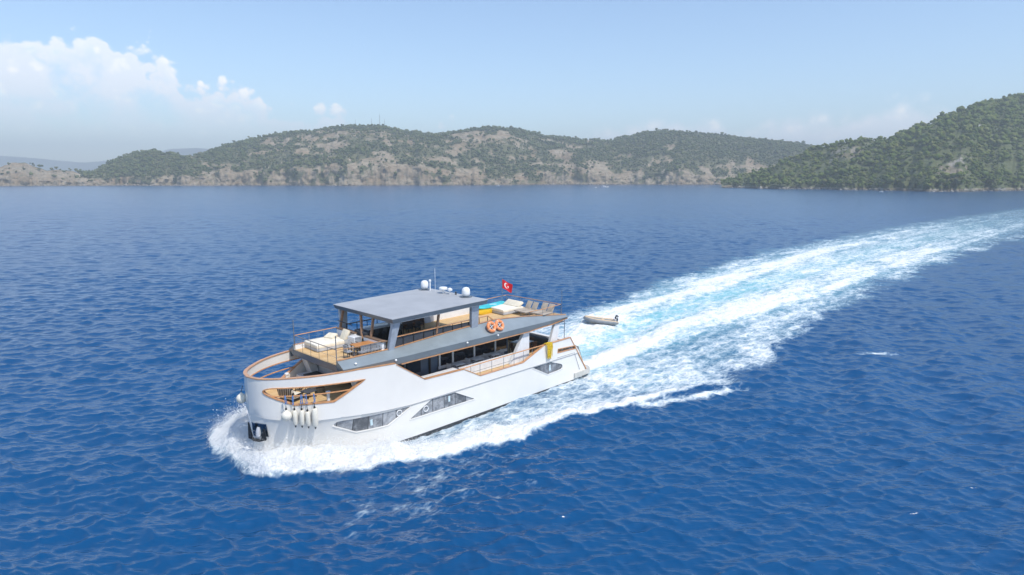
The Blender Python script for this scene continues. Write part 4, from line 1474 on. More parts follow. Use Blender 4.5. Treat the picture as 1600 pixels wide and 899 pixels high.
# a breaking crest beside the wake and a few rare whitecaps
cap = np.exp(-((S_ - 55.2 - (T_ - 21) * 1.2) / 1.0) ** 2 - ((T_ - 21.2) / 1.6) ** 2) * 0.75
arm = np.exp(-((T_ - (11.2 + (S_ - 24) * 0.43) + wob * 1.2) / 0.75) ** 2) * sstep(S_, 23, 26) * (1 - sstep(S_, 32, 38)) * (0.65 + 0.6 * patch_)
foam = np.maximum(foam, arm)
foam = np.maximum(foam, 1.05 * np.exp(-((S_ - 47.5) / 3.6) ** 2 - ((T_ + 10.0 - (S_ - 47) * -0.35) / 1.0) ** 2))
foam = np.maximum(foam, cap)
foam_reflect = 0.34 * np.exp(-((S_ - 6) / 11.0) ** 2 - ((T_ - 10.5) / 4.5) ** 2) * (0.4 + 1.2 * fbm(S_ / 2.6, T_ / 1.8, 71, 3))  # sparse leftover foam, also painting in the white hull's pale reflection
foam = np.maximum(foam, np.where(T_ > 0, foam_reflect, 0))
foam = np.clip(foam, 0, 1.25)
aer = np.clip(np.maximum(turq * 1.0, inside * aft_on * 0.32 * fade * sstep(d_in, 0, 6)) + 0.14 * inside * (S_ < 34) * sstep(d_in, 0.5, 3) + core * 0.3 * fade, 0, 1)
# shape of the disturbed water
ridge = np.exp(-((d_in - crest_w * 0.55) / (crest_w * 0.55)) ** 2) * sstep(S_, -2.8, -1.0)
hb = np.interp(S_, [-2.6, -1, 1.2, 4, 9, 16, 26, 36, 50], [0.35, .95, 1.05, .80, .48, .34, .30, .20, 0.0])
mound = ridge * hb
near_bow = sstep(S_, -2.4, -0.8) * (1 - sstep(S_, 2.2, 5.0)) * (1 - sstep(np.abs(T_), 2.2, 5.0)) * 0.95
mound = np.maximum(mound, near_bow * inside)
mound = np.maximum(mound, 0.55 * np.exp(-((S_ - 47.5) / 3.4) ** 2 - ((T_ + 10.0 - (S_ - 47) * -0.35) / 0.9) ** 2))
hump = aft_on * (0.35 * np.exp(-((np.abs(dc) - hw * 0.45) / (hw * 0.25)) ** 2) - 0.25 * np.exp(-(dc / 2.0) ** 2)) * np.interp(S_, [26, 30, 60, 140], [.4, 1, .6, 0])
detail = DR < 0.75
churn = np.zeros_like(X)
xd, yd = S_[detail], T_[detail]
churn[detail] = (fbm(xd / 1.5, yd / 1.3, 61, 4, 0.6) - 0.45)
foam_c = np.clip(foam, 0, 1)
ZT = ZW * (1 - 0.45 * inside) + mound * (1 + 0.6 * churn) + hump + churn * (0.46 * foam_c + 0.15 * aer) * np.clip(1.2 - DR, 0, 1)
# diverging waves outside the wake on the near side
div = 0.16 * np.cos((S_ * 0.36 + (T_ - 14) * 0.93) * 0.75) * sstep(T_, 12, 18) * (1 - sstep(T_, 30, 60)) * sstep(S_, 25, 40)
ZT -= 0.14 * np.exp(-((lat - 3.6) / 1.3) ** 2) * sstep(S_, 4.5, 7.0) * (1 - sstep(S_, 15, 22))
ZT += div * (1 - inside)
fdamp = 1 - np.clip(rs / 9000, 0, 1)
co = np.stack([X + HX * (1 - 0.6 * inside), Y + HY * (1 - 0.6 * inside), ZT], 1)


def sea_mat():
    m = bpy.data.materials.new('sea_water')
    m.use_nodes = True
    t = NT(m.node_tree)
    nt = m.node_tree
    b = nt.nodes['Principled BSDF']
    geo = t.n('ShaderNodeNewGeometry')
    pos = geo.outputs['Position']
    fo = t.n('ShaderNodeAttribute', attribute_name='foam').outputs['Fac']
    ae = t.n('ShaderNodeAttribute', attribute_name='aerated').outputs['Fac']
    # yacht-aligned coordinates, stretched along the track
    mp = t.n('ShaderNodeMapping', vector_type='POINT', inp={0: pos, 2: (0, 0, -math.atan2(AFT.y, AFT.x))}).outputs[0]
    st1 = t.n('ShaderNodeMapping', inp={0: mp, 3: (0.55, 1.0, 1.0)}).outputs[0]
    n1 = t.noise(st1, 1.05, 7, 0.62)
    n2 = t.noise(st1, 4.6, 4, 0.6)
    vo = t.n('ShaderNodeTexVoronoi', feature='DISTANCE_TO_EDGE', inp={'Vector': t.mix(0.25, st1, t.n('ShaderNodeTexNoise', inp={'Vector': st1, 'Scale': 1.2, 'Detail': 3.0}).outputs['Color']), 'Scale': 1.9})
    web = t.ss(vo.outputs[0], 0.16, 0.0)
    nn = t.m('ADD', t.m('MULTIPLY', t.m('SUBTRACT', n1, 0.5), 2.3), t.m('MULTIPLY', t.m('SUBTRACT', n2, 0.5), 0.9))
    nn = t.m('ADD', nn, t.m('MULTIPLY', web, 0.2))
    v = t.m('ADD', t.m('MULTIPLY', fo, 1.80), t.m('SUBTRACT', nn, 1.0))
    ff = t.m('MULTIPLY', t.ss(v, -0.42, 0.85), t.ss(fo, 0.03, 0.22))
    deep = t.mix(t.noise(pos, 0.02, 3, 0.5), (0.0001, 0.054, 0.160), (0.0002, 0.070, 0.200))
    col = t.mix(t.m('POWER', ae, 1.25), deep, (0.20, 0.50, 0.55))
    t.put(b.inputs['Base Color'], col)
    b.inputs['IOR'].default_value = 1.56
    cp = t.n('ShaderNodeAttribute', attribute_name='chop').outputs['Fac']
    t.put(b.inputs['Roughness'], t.m('SQRT', t.m('ADD', 0.008, t.m('MULTIPLY', cp, 0.12))))
    b.inputs['Specular IOR Level'].default_value = 0.5
    bu0 = t.n('ShaderNodeBump', inp={'Height': t.noise(t.n('ShaderNodeMapping', inp={0: pos, 2: (0, 0, 0.35), 3: (0.5, 1.6, 1.0)}).outputs[0], 2.3, 3, 0.5), 'Strength': 0.9, 'Distance': 0.075})
    t.put(b.inputs['Normal'], bu0.outputs[0])
    fb = t.n('ShaderNodeBsdfPrincipled')
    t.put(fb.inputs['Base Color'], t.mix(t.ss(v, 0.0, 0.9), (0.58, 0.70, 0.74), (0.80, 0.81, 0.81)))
    fb.inputs['Roughness'].default_value = 0.85
    fb.inputs['Specular IOR Level'].default_value = 0.2
    bu = t.n('ShaderNodeBump', inp={'Height': nn, 'Strength': 0.55, 'Distance': 0.2})
    t.put(fb.inputs['Normal'], bu.outputs[0])
    mxs = t.n('ShaderNodeMixShader', inp={0: ff, 1: b.outputs[0], 2: fb.outputs[0]})
    out = [n for n in nt.nodes if n.type == 'OUTPUT_MATERIAL'][0]
    t.put(out.inputs[0], mxs.outputs[0])
    return m


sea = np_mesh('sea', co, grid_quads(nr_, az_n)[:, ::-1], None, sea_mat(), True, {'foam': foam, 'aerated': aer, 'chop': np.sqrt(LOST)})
tag(sea, kind='structure')

# spray: droplets and clots thrown up by the bow, and along the breaking edges
ico = bmesh.new()
bmesh.ops.create_icosphere(ico, subdivisions=1, radius=1.0)
ico.verts.ensure_lookup_table()
ICO_V = np.array([v.co[:] for v in ico.verts])
ICO_F = np.array([[v.index for v in f.verts] for f in ico.faces])
ico.free()
OCT_V = np.array([(1, 0, 0), (-1, 0, 0), (0, 1, 0), (0, -1, 0), (0, 0, 1), (0, 0, -1)], float)
OCT_F = np.array([(0, 2, 4), (2, 1, 4), (1, 3, 4), (3, 0, 4), (2, 0, 5), (1, 2, 5), (3, 1, 5), (0, 3, 5)])


def blobs(centers, radii, V, F, jit=0.25, flat=1.0, seed=1):
    g = np.random.default_rng(seed)
    n = len(centers)
    k = len(V)
    sc = radii[:, None, None] * (1 + g.uniform(-jit, jit, (n, k, 1)))
    vs = V[None] * sc
    vs[:, :, 2] *= flat
    vs = vs + centers[:, None, :]
    fs = F[None] + (np.arange(n) * k)[:, None, None]
    return vs.reshape(-1, 3), fs.reshape(-1, 3)


# weights from the sea mesh itself: dense foam near the bow
g = np.random.default_rng(77)
cand = np.where((S_ > -3.0) & (S_ < 40) & (np.abs(T_) < 18) & (foam > 0.55))[0]
wq = np.interp(S_[cand], [-3, 0, 4, 10, 20, 40], [1.0, 1.0, .75, .30, .10, .03]) * np.clip(crest[cand], 0.02, 1) * (rs[(cand // az_n)] ** 2)
wq = wq / wq.sum()
NSP = 110000
idx = g.choice(cand, NSP, p=wq)
sp_h = np.interp(S_[idx], [-3, 0, 4, 10, 20, 40], [0.30, .26, .17, .11, .08, .06])
cen = co[idx] + np.stack([g.normal(0, .16, NSP), g.normal(0, .16, NSP), g.exponential(1.0, NSP) * sp_h + 0.04], 1)
rad_ = 0.005 + g.exponential(0.0065, NSP)
vv, ff_ = blobs(cen, np.clip(rad_, 0.01, 0.10), OCT_V, OCT_F, 0.3, 0.9, 3)
SPRAY = mat('white_spray', (0.86, 0.87, 0.87), 0.8, var=0.0)
spray = np_mesh('sea_spray', vv, None, ff_, SPRAY, True)
tag(spray, kind='stuff')

# ------------------------------------------------------------------ HILLS


def px_dir(x):
    return (np.asarray(x, float) - 800.0) / 1014.8


def land_mat(name, soil, rock, scrub, gscale):
    m = bpy.data.materials.new(name)
    m.use_nodes = True
    t = NT(m.node_tree)
    b = m.node_tree.nodes['Principled BSDF']
    geo = t.n('ShaderNodeNewGeometry')
    pos = geo.outputs['Position']
    vg = t.n('ShaderNodeAttribute', attribute_name='veg').outputs['Fac']
    n1 = t.noise(pos, 0.02 * gscale, 6, 0.65)
    n2 = t.noise(pos, 0.12 * gscale, 5, 0.7)
    n3 = t.noise(t.n('ShaderNodeMapping', inp={0: pos, 3: (1, 1, 3.0)}).outputs[0], 0.06 * gscale, 5, 0.7)
    c = t.mix(t.ss(n1, 0.38, 0.62), soil, rock)
    c = t.mix(t.m('MULTIPLY', t.ss(n3, 0.50, 0.66), 0.75), c, tuple(x * 0.5 for x in soil))
    c = t.mix(t.m('MULTIPLY', t.ss(n2, 0.50, 0.62), 0.55), c, tuple(x * 0.9 for x in scrub))
    c = t.mix(t.m('MULTIPLY', t.ss(t.m('ADD', vg, t.m('MULTIPLY', t.m('SUBTRACT', n2, 0.5), 0.9)), 0.12, 0.50), 0.88), c, scrub)
    wet = t.ss(t.m('ADD', t.n('ShaderNodeSeparateXYZ', inp={0: pos}).outputs[2], t.m('MULTIPLY', t.m('SUBTRACT', n2, 0.5), 4.0)), 2.6, 0.9)
    c = t.mix(t.m('MULTIPLY', wet, 0.75), c, (0.045, 0.042, 0.038))
    t.put(b.inputs['Base Color'], c)
    b.inputs['Roughness'].default_value = 0.95
    b.inputs['Specular IOR Level'].default_value = 0.1
    bu = t.n('ShaderNodeBump', inp={'Height': n3, 'Strength': 0.9, 'Distance': 5.0})
    t.put(b.inputs['Normal'], bu.outputs[0])
    return m


def make_hill(name, x0, x1, coast, ridge, depth, step, nv, seed, cliff, material, veg_fn, rough_amp=14.0, back=0.35, drop=5.0):
    """coast: (px, distance), ridge: (px, image row of the skyline), depth: (px, coast to ridge distance)"""
    xs = np.arange(x0, x1, step)
    vv_ = np.concatenate([np.linspace(-0.02, 0.12, nv // 4), np.linspace(0.12, 1.0, nv // 2 + nv // 4)[1:], np.linspace(1.0, 1.0 + back, nv // 5)[1:]])
    px, v = np.meshgrid(xs, vv_)
    Yc = np.interp(px, [c[0] for c in coast], [c[1] for c in coast])
    Yc = Yc + (fbm(px / 34.0, px * 0 + 3.1, seed, 4) - 0.5) * 80 + (fbm(px / 9.0, px * 0 + 1.1, seed + 5, 3) - 0.5) * 10
    D = np.interp(px, [c[0] for c in depth], [c[1] for c in depth])
    Yw = Yc + v * D
    rowy = np.interp(px, [c[0] for c in ridge], [c[1] for c in ridge])
    hr = 18 + 0.971e-3 * (277 - rowy) * (Yc + D) - drop
    Xw = Yw * px_dir(px)
    cl = np.interp(px, [c[0] for c in cliff], [c[1] for c in cliff]) * (0.65 + 0.7 * fbm(px / 22.0, px * 0 + 7, seed + 9, 3))
    cl = np.minimum(cl, np.maximum(hr * 0.8, 1))
    vc = np.clip(v, 0, 1)
    up = cl * sstep(v, 0.0, 0.05) + (hr - cl) * (0.55 * vc ** 1.0 + 0.45 * np.sin(vc * np.pi / 2) ** 1.5)
    up = np.where(v > 1, hr - (hr + 10) * ((v - 1) / back) ** 1.6 * 0.8, up)
    am = rough_amp * np.clip(vc * 3.0, 0.15, 1) * np.where(v < 1, np.clip((1.06 - v) * 2.2, 0.12, 1), 0.3)
    gul = np.abs(fbm(Xw / 150.0, Yw / 260.0, seed + 2, 5) - 0.5) * 2
    rg = fbm(Xw / 38.0, Yw / 38.0, seed + 4, 5, 0.6) - 0.5
    fine = fbm(Xw / 9.0, Yw / 9.0, seed + 6, 3, 0.6) - 0.5
    Z = up + (0.5 - gul) * am * 2.0 + rg * am * 1.0 + fine * (4.5 * sstep(v, 0, 0.03)) * np.where(v < 1.0, 1, 0.4)
    Z = np.where(v <= 0.0, -3 + v * 10, Z * sstep(v, -0.001, 0.012) + 0.2)
    cz = sstep(v, -0.005, 0.01) * (1 - sstep(v, 0.08, 0.16))
    Yw = Yw + cz * ((fbm(px / 7.0, Z / 7.0, seed + 11, 4, 0.6) - 0.5) * 22)
    Xw = Yw * px_dir(px)
    cover = veg_fn(px, v, Xw, Yw, Z)
    co_ = np.stack([Xw.ravel(), Yw.ravel(), Z.ravel()], 1)
    o = np_mesh(name, co_, grid_quads(*px.shape), None, material, True, {'veg': np.clip(cover, 0, 1).ravel()})
    tag(o, kind='structure')
    return dict(px=px, v=v, X=Xw, Y=Yw, Z=Z, cover=cover, shape=px.shape)


def sample_trees(h, n, seed, vmax=1.04):
    """random spots on a hill, weighted by real area and by the vegetation cover"""
    g = np.random.default_rng(seed)
    nr, nc = h['shape']
    dX = np.hypot(np.diff(h['X'], axis=1)[:-1], np.diff(h['Y'], axis=1)[:-1])
    dY = np.abs(np.diff(h['Y'], axis=0)[:, :-1])
    ar = dX * dY
    cv = np.clip(h['cover'][:-1, :-1], 0, 1)
    ok = (h['v'][:-1, :-1] > 0.01) & (h['v'][:-1, :-1] < vmax) & (h['Z'][:-1, :-1] > 1.5)
    w = (ar * cv * ok).ravel()
    k = g.choice(len(w), n, p=w / w.sum())
    r_, c_ = k // (nc - 1), k % (nc - 1)
    a, b = g.random(n), g.random(n)

    def lerp(M):
        return (M[r_, c_] * (1 - a) + M[r_ + 1, c_] * a) * (1 - b) + (M[r_, c_ + 1] * (1 - a) + M[r_ + 1, c_ + 1] * a) * b
    return np.stack([lerp(h['X']), lerp(h['Y']), lerp(h['Z'])], 1)


def leaf_mat(name, cols, emis=None):
    m = bpy.data.materials.new(name)
    m.use_nodes = True
    t = NT(m.node_tree)
    b = m.node_tree.nodes['Principled BSDF']
    at = t.n('ShaderNodeAttribute', attribute_name='hue').outputs['Fac']
    oi = t.n('ShaderNodeObjectInfo').outputs['Random']
    pos = t.n('ShaderNodeNewGeometry').outputs['Position']
    nz = t.noise(pos, 0.9, 3, 0.7)
    f = t.m('ADD', t.m('FRACT', t.m('ADD', at, oi)), t.m('MULTIPLY', t.m('SUBTRACT', nz, 0.5), 0.5), clamp=True)
    r_ = t.n('ShaderNodeValToRGB', inp={0: f})
    el = r_.color_ramp.elements
    el[0].color = (*cols[0], 1)
    el[1].color = (*cols[-1], 1)
    for i, c in enumerate(cols[1:-1]):
        e = el.new((i + 1) / (len(cols) - 1))
        e.color = (*c, 1)
    t.put(b.inputs['Base Color'], r_.outputs[0])
    b.inputs['Roughness'].default_value = 0.9
    b.inputs['Specular IOR Level'].default_value = 0.1
    return m


def crowns(spots, r0, r1, V, F, seed, lobes=1, flat=0.85, jit=0.32):
    """uneven crowns, each of several jittered clumps"""
    g = np.random.default_rng(seed)
    n = len(spots)
    rr_ = np.clip((r0 + r1) / 2 * np.exp(g.normal(-0.12, 0.42, n)), r0 * 0.4, r1 * 1.5)
    cs, rads, hue = [], [], []
    h0 = g.random(n)
    for k in range(lobes):
        off = g.normal(0, 0.42, (n, 3)) * rr_[:, None] * (0 if lobes == 1 else 1)
        off[:, 2] = np.abs(off[:, 2]) * 0.9
        cs.append(spots + off + np.stack([0 * rr_, 0 * rr_, rr_ * 0.65], 1))
        rads.append(rr_ * (1.0 if lobes == 1 else g.uniform(0.45, 0.8, n)))
        hue.append(h0)
    cs = np.concatenate(cs)
    rads = np.concatenate(rads)
    hue = np.concatenate(hue)
    vv_, ff2 = blobs(cs, rads, V, F, jit, flat, seed + 1)
    return vv_, ff2, np.repeat(hue, len(V))


def far_veg(px, v, Xw, Yw, Z):
    big_ = fbm(Xw / 120.0, Yw / 150.0, 201, 4)
    sm = fbm(Xw / 28.0, Yw / 34.0, 203, 4)
    m_ = sstep(big_ * 0.6 + sm * 0.55, 0.42, 0.62)
    m_ = m_ * (0.25 + 0.75 * sstep(Z + (sm - 0.5) * 50 + (big_ - 0.5) * 40, 3, 26))
    bare = np.exp(-((px - 740) / 45.0) ** 2 - ((v - 0.55) / 0.22) ** 2) + 0.8 * np.exp(-((px - 585) / 60.0) ** 2 - ((v - 0.62) / 0.2) ** 2) + 0.9 * np.exp(-((px - 50) / 80.0) ** 2)
    bare = bare + 0.9 * np.exp(-((px - 610) / 60.0) ** 2 - (v / 0.25) ** 2)
    green = 0.5 * sstep(px, 830, 960) + 0.3 * sstep(v, 0.8, 0.98)
    steep = 1 - sstep(v, 0.05, 0.13)
    m_ = m_ * (1 - steep * (1 - sstep(fbm(px / 7.0, Z / 9.0, 207, 3), 0.46, 0.6)))
    return np.clip(m_ * (1 - 0.85 * bare) + green * (0.35 + 0.65 * m_) * sstep(v, 0.12, 0.3), 0.02, 1)


LAND = land_mat('dry_hillside', (0.30, 0.225, 0.15), (0.37, 0.31, 0.23), (0.115, 0.122, 0.062), 1.0)
LEAF_F = leaf_mat('far_pine_foliage', [(0.050, 0.068, 0.026), (0.078, 0.102, 0.034), (0.105, 0.125, 0.042), (0.13, 0.13, 0.06)])
main_h = make_hill('hills', 225, 1420, [(200, 1423), (400, 1423), (550, 1400), (700, 1423), (850, 1542), (1200, 1560), (1500, 1560)],
                   [(200, 285), (270, 258), (310, 245), (350, 231), (400, 217), (450, 209), (500, 205), (545, 196), (590, 198), (640, 207), (680, 211), (720, 206), (770, 199), (800, 202), (850, 212), (900, 218), (950, 219), (1000, 209), (1040, 204), (1100, 210), (1150, 216), (1200, 220), (1250, 224), (1320, 240), (1420, 268)],
                   [(200, 260), (300, 380), (560, 520), (800, 460), (1000, 480), (1420, 420)], 1.25, 150, 101, [(200, 18), (420, 26), (560, 36), (640, 30), (760, 10), (820, 14), (905, 34), (960, 10), (1040, 32), (1120, 10), (1400, 14)], LAND, far_veg, 16.0)
spur_h = make_hill('hills', 110, 345, [(100, 1400), (350, 1400)], [(110, 286), (125, 271), (150, 268), (180, 250), (210, 240), (240, 235), (270, 239), (300, 248), (330, 260), (345, 284)],
                   [(100, 170), (240, 240), (345, 150)], 1.2, 90, 131, [(100, 10), (200, 14), (345, 14)], LAND, lambda px, v, X_, Y_, Z_: np.clip(far_veg(px, v, X_, Y_, Z_) + 0.45 * sstep(Z_, 14, 30), 0, 1), 8.0)
cape_h = make_hill('hills', -330, 165, [(-330, 1250), (0, 1300), (165, 1380)], [(-330, 255), (-200, 240), (-100, 256), (0, 263), (20, 255), (42, 254), (60, 261), (75, 266), (90, 265), (115, 267), (140, 278), (165, 289)],
                   [(-330, 160), (165, 110)], 1.2, 80, 151, [(-330, 16), (0, 14), (165, 6)], LAND, lambda px, v, X_, Y_, Z_: 0.3 * far_veg(px, v, X_, Y_, Z_) + 0.5 * (v > 0.93) * (px > 30), 9.0, drop=2.0)
for nm, h, n, sd_ in (('forest', main_h, 24000, 5), ('forest', spur_h, 3000, 6), ('forest', cape_h, 260, 7)):
    sp = sample_trees(h, n, sd_)
    vv, ff_, hu = crowns(sp, 1.9, 3.9, ICO_V, ICO_F, sd_ * 10, 2, 0.8, 0.46)
    tag(np_mesh(nm, vv, None, ff_, LEAF_F, True, {'hue': hu}), kind='stuff')


def shore_rocks(hs, n, seed, r0, mt):
    g = np.random.default_rng(seed)
    cs = []
    for h in hs:
        row = np.argmin(np.abs(h['v'][:, 0] - 0.004))
        ok = np.where((h['px'][row] > -150) & (h['px'][row] < 1800))[0]
        k = g.choice(ok, n)
        cs.append(np.stack([h['X'][row][k] + g.normal(0, 2.5, n), h['Y'][row][k] - g.exponential(3.0, n), g.uniform(-0.6, 0.8, n)], 1))
    cs = np.concatenate(cs)
    rr_ = r0 * np.exp(g.normal(0, 0.5, len(cs)))
    vv, ff_ = blobs(cs, rr_, ICO_V, ICO_F, 0.45, 0.8, seed + 1)
    o = np_mesh('shore_rocks', vv, None, ff_, mt, False)
    tag(o, kind='stuff')


shore_rocks((main_h, spur_h, cape_h), 700, 61, 1.3, mat('shore_rock', (0.26, 0.22, 0.17), 0.9, var=0.25, vscale=0.3))


def near_veg(px, v, Xw, Yw, Z):
    big_ = fbm(Xw / 70.0, Yw / 80.0, 301, 4)
    sm = fbm(Xw / 16.0, Yw / 18.0, 303, 4)
    m_ = 0.62 + 0.5 * sstep(big_ * 0.55 + sm * 0.6, 0.44, 0.60)
    rock = np.exp(-((px - 1330) / 45.0) ** 2 - ((v - 0.62) / 0.25) ** 2) + np.exp(-((px - 1490) / 30.0) ** 2 - ((v - 0.12) / 0.12) ** 2) + 0.7 * np.exp(-((px - 1525) / 22.0) ** 2 - ((v - 0.40) / 0.10) ** 2)
    return np.clip((m_ - 1.0 * rock * (sm > 0.36)) * sstep(Z, 2.0, 6.0), 0.02, 1)


LANDN = land_mat('headland_rock', (0.26, 0.215, 0.15), (0.38, 0.355, 0.31), (0.105, 0.128, 0.05), 1.6)
LEAF_N = leaf_mat('headland_foliage', [(0.056, 0.082, 0.020), (0.090, 0.125, 0.026), (0.122, 0.152, 0.036), (0.145, 0.155, 0.052)])
cape2 = make_hill('headland', 1128, 1960, [(1128, 1105), (1150, 1080), (1220, 1000), (1300, 930), (1400, 850), (1450, 815), (1520, 820), (1600, 870), (1700, 900), (1960, 900)],
                  [(1128, 293), (1140, 288), (1160, 277), (1200, 261), (1240, 247), (1262, 234), (1300, 225), (1340, 222), (1380, 221), (1400, 213), (1440, 197), (1480, 179), (1520, 166), (1560, 157), (1600, 149), (1700, 128), (1960, 100)],
                  [(1128, 60), (1240, 150), (1400, 260), (1600, 420), (1960, 520)], 1.1, 170, 171, [(1128, 3), (1300, 6), (1490, 10), (1580, 4), (1960, 6)], LANDN, near_veg, 12.0, drop=3.0)
sp = sample_trees(cape2, 10000, 8)
g = np.random.default_rng(91)
pxs = 800 + 1014.8 * sp[:, 0] / sp[:, 1]
vis = np.where((pxs < 1606) & (sp[:, 2] > 3))[0]
order = vis[np.argsort(sp[vis, 1])]
picked = []
grid = {}
for i in order:                                   # the nearest trees one can tell apart, not crowding each other
    x, y = sp[i, 0], sp[i, 1]
    c = (int(x // 5), int(y // 5))
    if any((x - sp[j, 0]) ** 2 + (y - sp[j, 1]) ** 2 < 22 for a_ in (-1, 0, 1) for b_ in (-1, 0, 1) for j in grid.get((c[0] + a_, c[1] + b_), ())):
        continue
    grid.setdefault(c, []).append(i)
    picked.append(i)
    if len(picked) >= 280:
        break
shore_rocks((cape2,), 420, 71, 1.0, mat('grey_shore_rock', (0.24, 0.225, 0.20), 0.9, var=0.25, vscale=0.4))
rest = np.setdiff1d(np.arange(len(sp)), picked)
vv, ff_, hu = crowns(sp[rest], 1.9, 3.9, ICO_V, ICO_F, 333, 3, 0.85, 0.46)
tag(np_mesh('headland_forest', vv, None, ff_, LEAF_N, True, {'hue': hu}), kind='stuff')
BARK = mat('grey_bark', (0.16, 0.12, 0.09), 0.9)
protos = []
for q in range(5):
    gq = np.random.default_rng(500 + q)
    nl = 13
    cs = np.stack([gq.normal(0, 1.25, nl), gq.normal(0, 1.25, nl), gq.uniform(1.6, 4.2, nl)], 1)
    rd_ = gq.uniform(0.5, 1.35, nl)
    vv, ff_ = blobs(cs, rd_, ICO_V, ICO_F, 0.38, 0.8, 600 + q)
    protos.append((vv, ff_))
meshes = []
for q, (vv, ff_) in enumerate(protos):
    tr = MB()
    tr.tube([(0, 0, -1.2), (0.1, 0, 0.8), (0.15, 0.1, 2.6)], [0.32, 0.24, 0.12], 6)
    cw = np_mesh('crown', vv, None, ff_, LEAF_N, True, {'hue': np.full(len(vv), 0.0)})
    tk = tr.build('trunk', BARK)
    meshes.append((cw.data, tk.data))
    bpy.data.objects.remove(cw)
    bpy.data.objects.remove(tk)
for n_i, i in enumerate(picked):
    e = bpy.data.objects.new('shore_tree', None)
    e.empty_display_size = 1
    C.objects.link(e)
    e.location = sp[i]
    e.rotation_euler = (0, 0, g.random() * 6.28)
    sc_ = g.uniform(0.75, 1.25)
    e.scale = (sc_, sc_, sc_ * g.uniform(0.85, 1.1))
    tag(e, 'dark green bushy tree on the lower slope of the near rocky headland', 'tree', 'trees above the shore of the near headland')
    for nm, me_ in zip(('crown', 'trunk'), meshes[n_i % 5]):
        o_ = bpy.data.objects.new(nm, me_)
        C.objects.link(o_)
        o_.parent = e

# blue mountains far behind
MTN = mat('far_mountain', (0.13, 0.14, 0.11), 0.95, var=0.2, vscale=0.004)
xs = np.arange(-700, 2300, 6.0)
prof = np.interp(xs, [-700, -300, -100, 0, 60, 130, 190, 230, 270, 310, 340, 420, 600, 2300], [225, 236, 240, 243, 247, 254, 249, 243, 233, 231, 234, 246, 262, 264])
vvs = np.linspace(0, 1.3, 26)
px, v = np.meshgrid(xs, vvs)
Yw = 5500 + v * 900
hr = 18 + 0.971e-3 * (277 - np.interp(px, xs, prof)) * 6400
Zm = hr * np.where(v <= 1, np.sin(np.clip(v, 0, 1) * np.pi / 2), 1 - (v - 1) * 2) + (fbm(px / 30, v * 3, 401, 5) - 0.5) * 48 * np.clip(v * 2, 0, 1) * np.clip(1.15 - v, 0.1, 1) - 4
tag(np_mesh('distant_mountains', np.stack([(Yw * px_dir(px)).ravel(), Yw.ravel(), Zm.ravel()], 1), grid_quads(*px.shape), None, MTN), kind='structure')

# ------------------------------------------------------------------ small far things


def ground(h, pxv, vq):
    r_ = np.argmin(np.abs(h['v'][:, 0] - vq))
    c_ = np.argmin(np.abs(h['px'][0] - pxv))
    return Vector((h['X'][r_, c_], h['Y'][r_, c_], h['Z'][r_, c_]))


MASTM = mat('mast_grey', (0.10, 0.09, 0.09), 0.7)
for pxv, hh, wd, lab in ((559, 13, .25, 'shortest thin radio mast on the hilltop, set apart from the others'), (583.5, 17, .3, 'slim radio mast on the hilltop between the shortest and the tallest'),
                         (596, 31, .45, 'tallest lattice radio mast on the hilltop'), (604, 19, .3, 'slim radio mast on the hilltop just beyond the tallest one')):
    b_ = ground(main_h, pxv, 1.0)
    e = bpy.data.objects.new('radio_mast', None)
    C.objects.link(e)
    e.location = b_
    tag(e, lab, 'radio mast', 'radio masts on the hilltop')
    lat_ = MB()
    w_ = wd * 1.5
    for sx_, sy_ in ((-1, -1), (1, -1), (1, 1), (-1, 1)):
        lat_.tube([(sx_ * w_, sy_ * w_, -4), (sx_ * w_ * .35, sy_ * w_ * .35, hh + 5)], 0.13, 4)
    for q in range(int(hh / 2)):
        z0 = q * 2.2
        f0, f1 = 1 - .65 * z0 / (hh + 5), 1 - .65 * (z0 + 2.2) / (hh + 5)
        lat_.tube([(-w_ * f0, -w_ * f0, z0), (w_ * f1, -w_ * f1, z0 + 2.2)], 0.07, 4)
        lat_.tube([(w_ * f0, w_ * f0, z0), (-w_ * f1, w_ * f1, z0 + 2.2)], 0.07, 4)
    lat_.build('lattice', MASTM, e)
    MB().tube([(0, 0, hh + 4), (0, 0, hh + 8)], 0.1, 5).build('antenna', MASTM, e)

# anchored sailing yacht
sy = bpy.data.objects.new('sailing_yacht', None)
C.objects.link(sy)
sy.location = (164.4, 1150, 0)
sy.rotation_euler = (0, 0, R(4))
tag(sy, 'small white sailing yacht with bare masts anchored below the far hills', 'sailing yacht')
hv, hf = [], []
for i, (x, w_, z) in enumerate(((-6.8, 1.3, 1.3), (-4, 1.9, 1.25), (0, 2.1, 1.3), (4, 1.5, 1.5), (7.2, 0.1, 1.9))):
    hv += [(x, w_, z), (x, w_ * .7, -0.3), (x, -w_ * .7, -0.3), (x, -w_, z)]
for i in range(4):
    for j in range(4):
        hf.append((i * 4 + j, i * 4 + (j + 1) % 4, i * 4 + 4 + (j + 1) % 4, i * 4 + 4 + j))
hf += [(3, 2, 1, 0), (16, 17, 18, 19)]
MB().add(hv, hf).build('hull', WHITE, sy)
MB().box((-0.5, 0, 1.75), (5.5, 2.2, 0.9), bev=0.2).build('coachroof', WHITE2, sy)
m1 = MB().tube([(1.2, 0, 1.2), (1.2, 0, 27)], 0.17, 6).build('mast', MASTM, sy)
MB().tube([(1.2, 0, 3.4), (-4.6, 0, 3.5)], 0.3, 6).build('boom', mat('furled_sail', (0.55, 0.56, 0.6), 0.8), sy)
MB().tube([(-4.8, 0, 1.2), (-4.8, 0, 18)], 0.13, 6).build('mast', MASTM, sy)
st_ = MB()
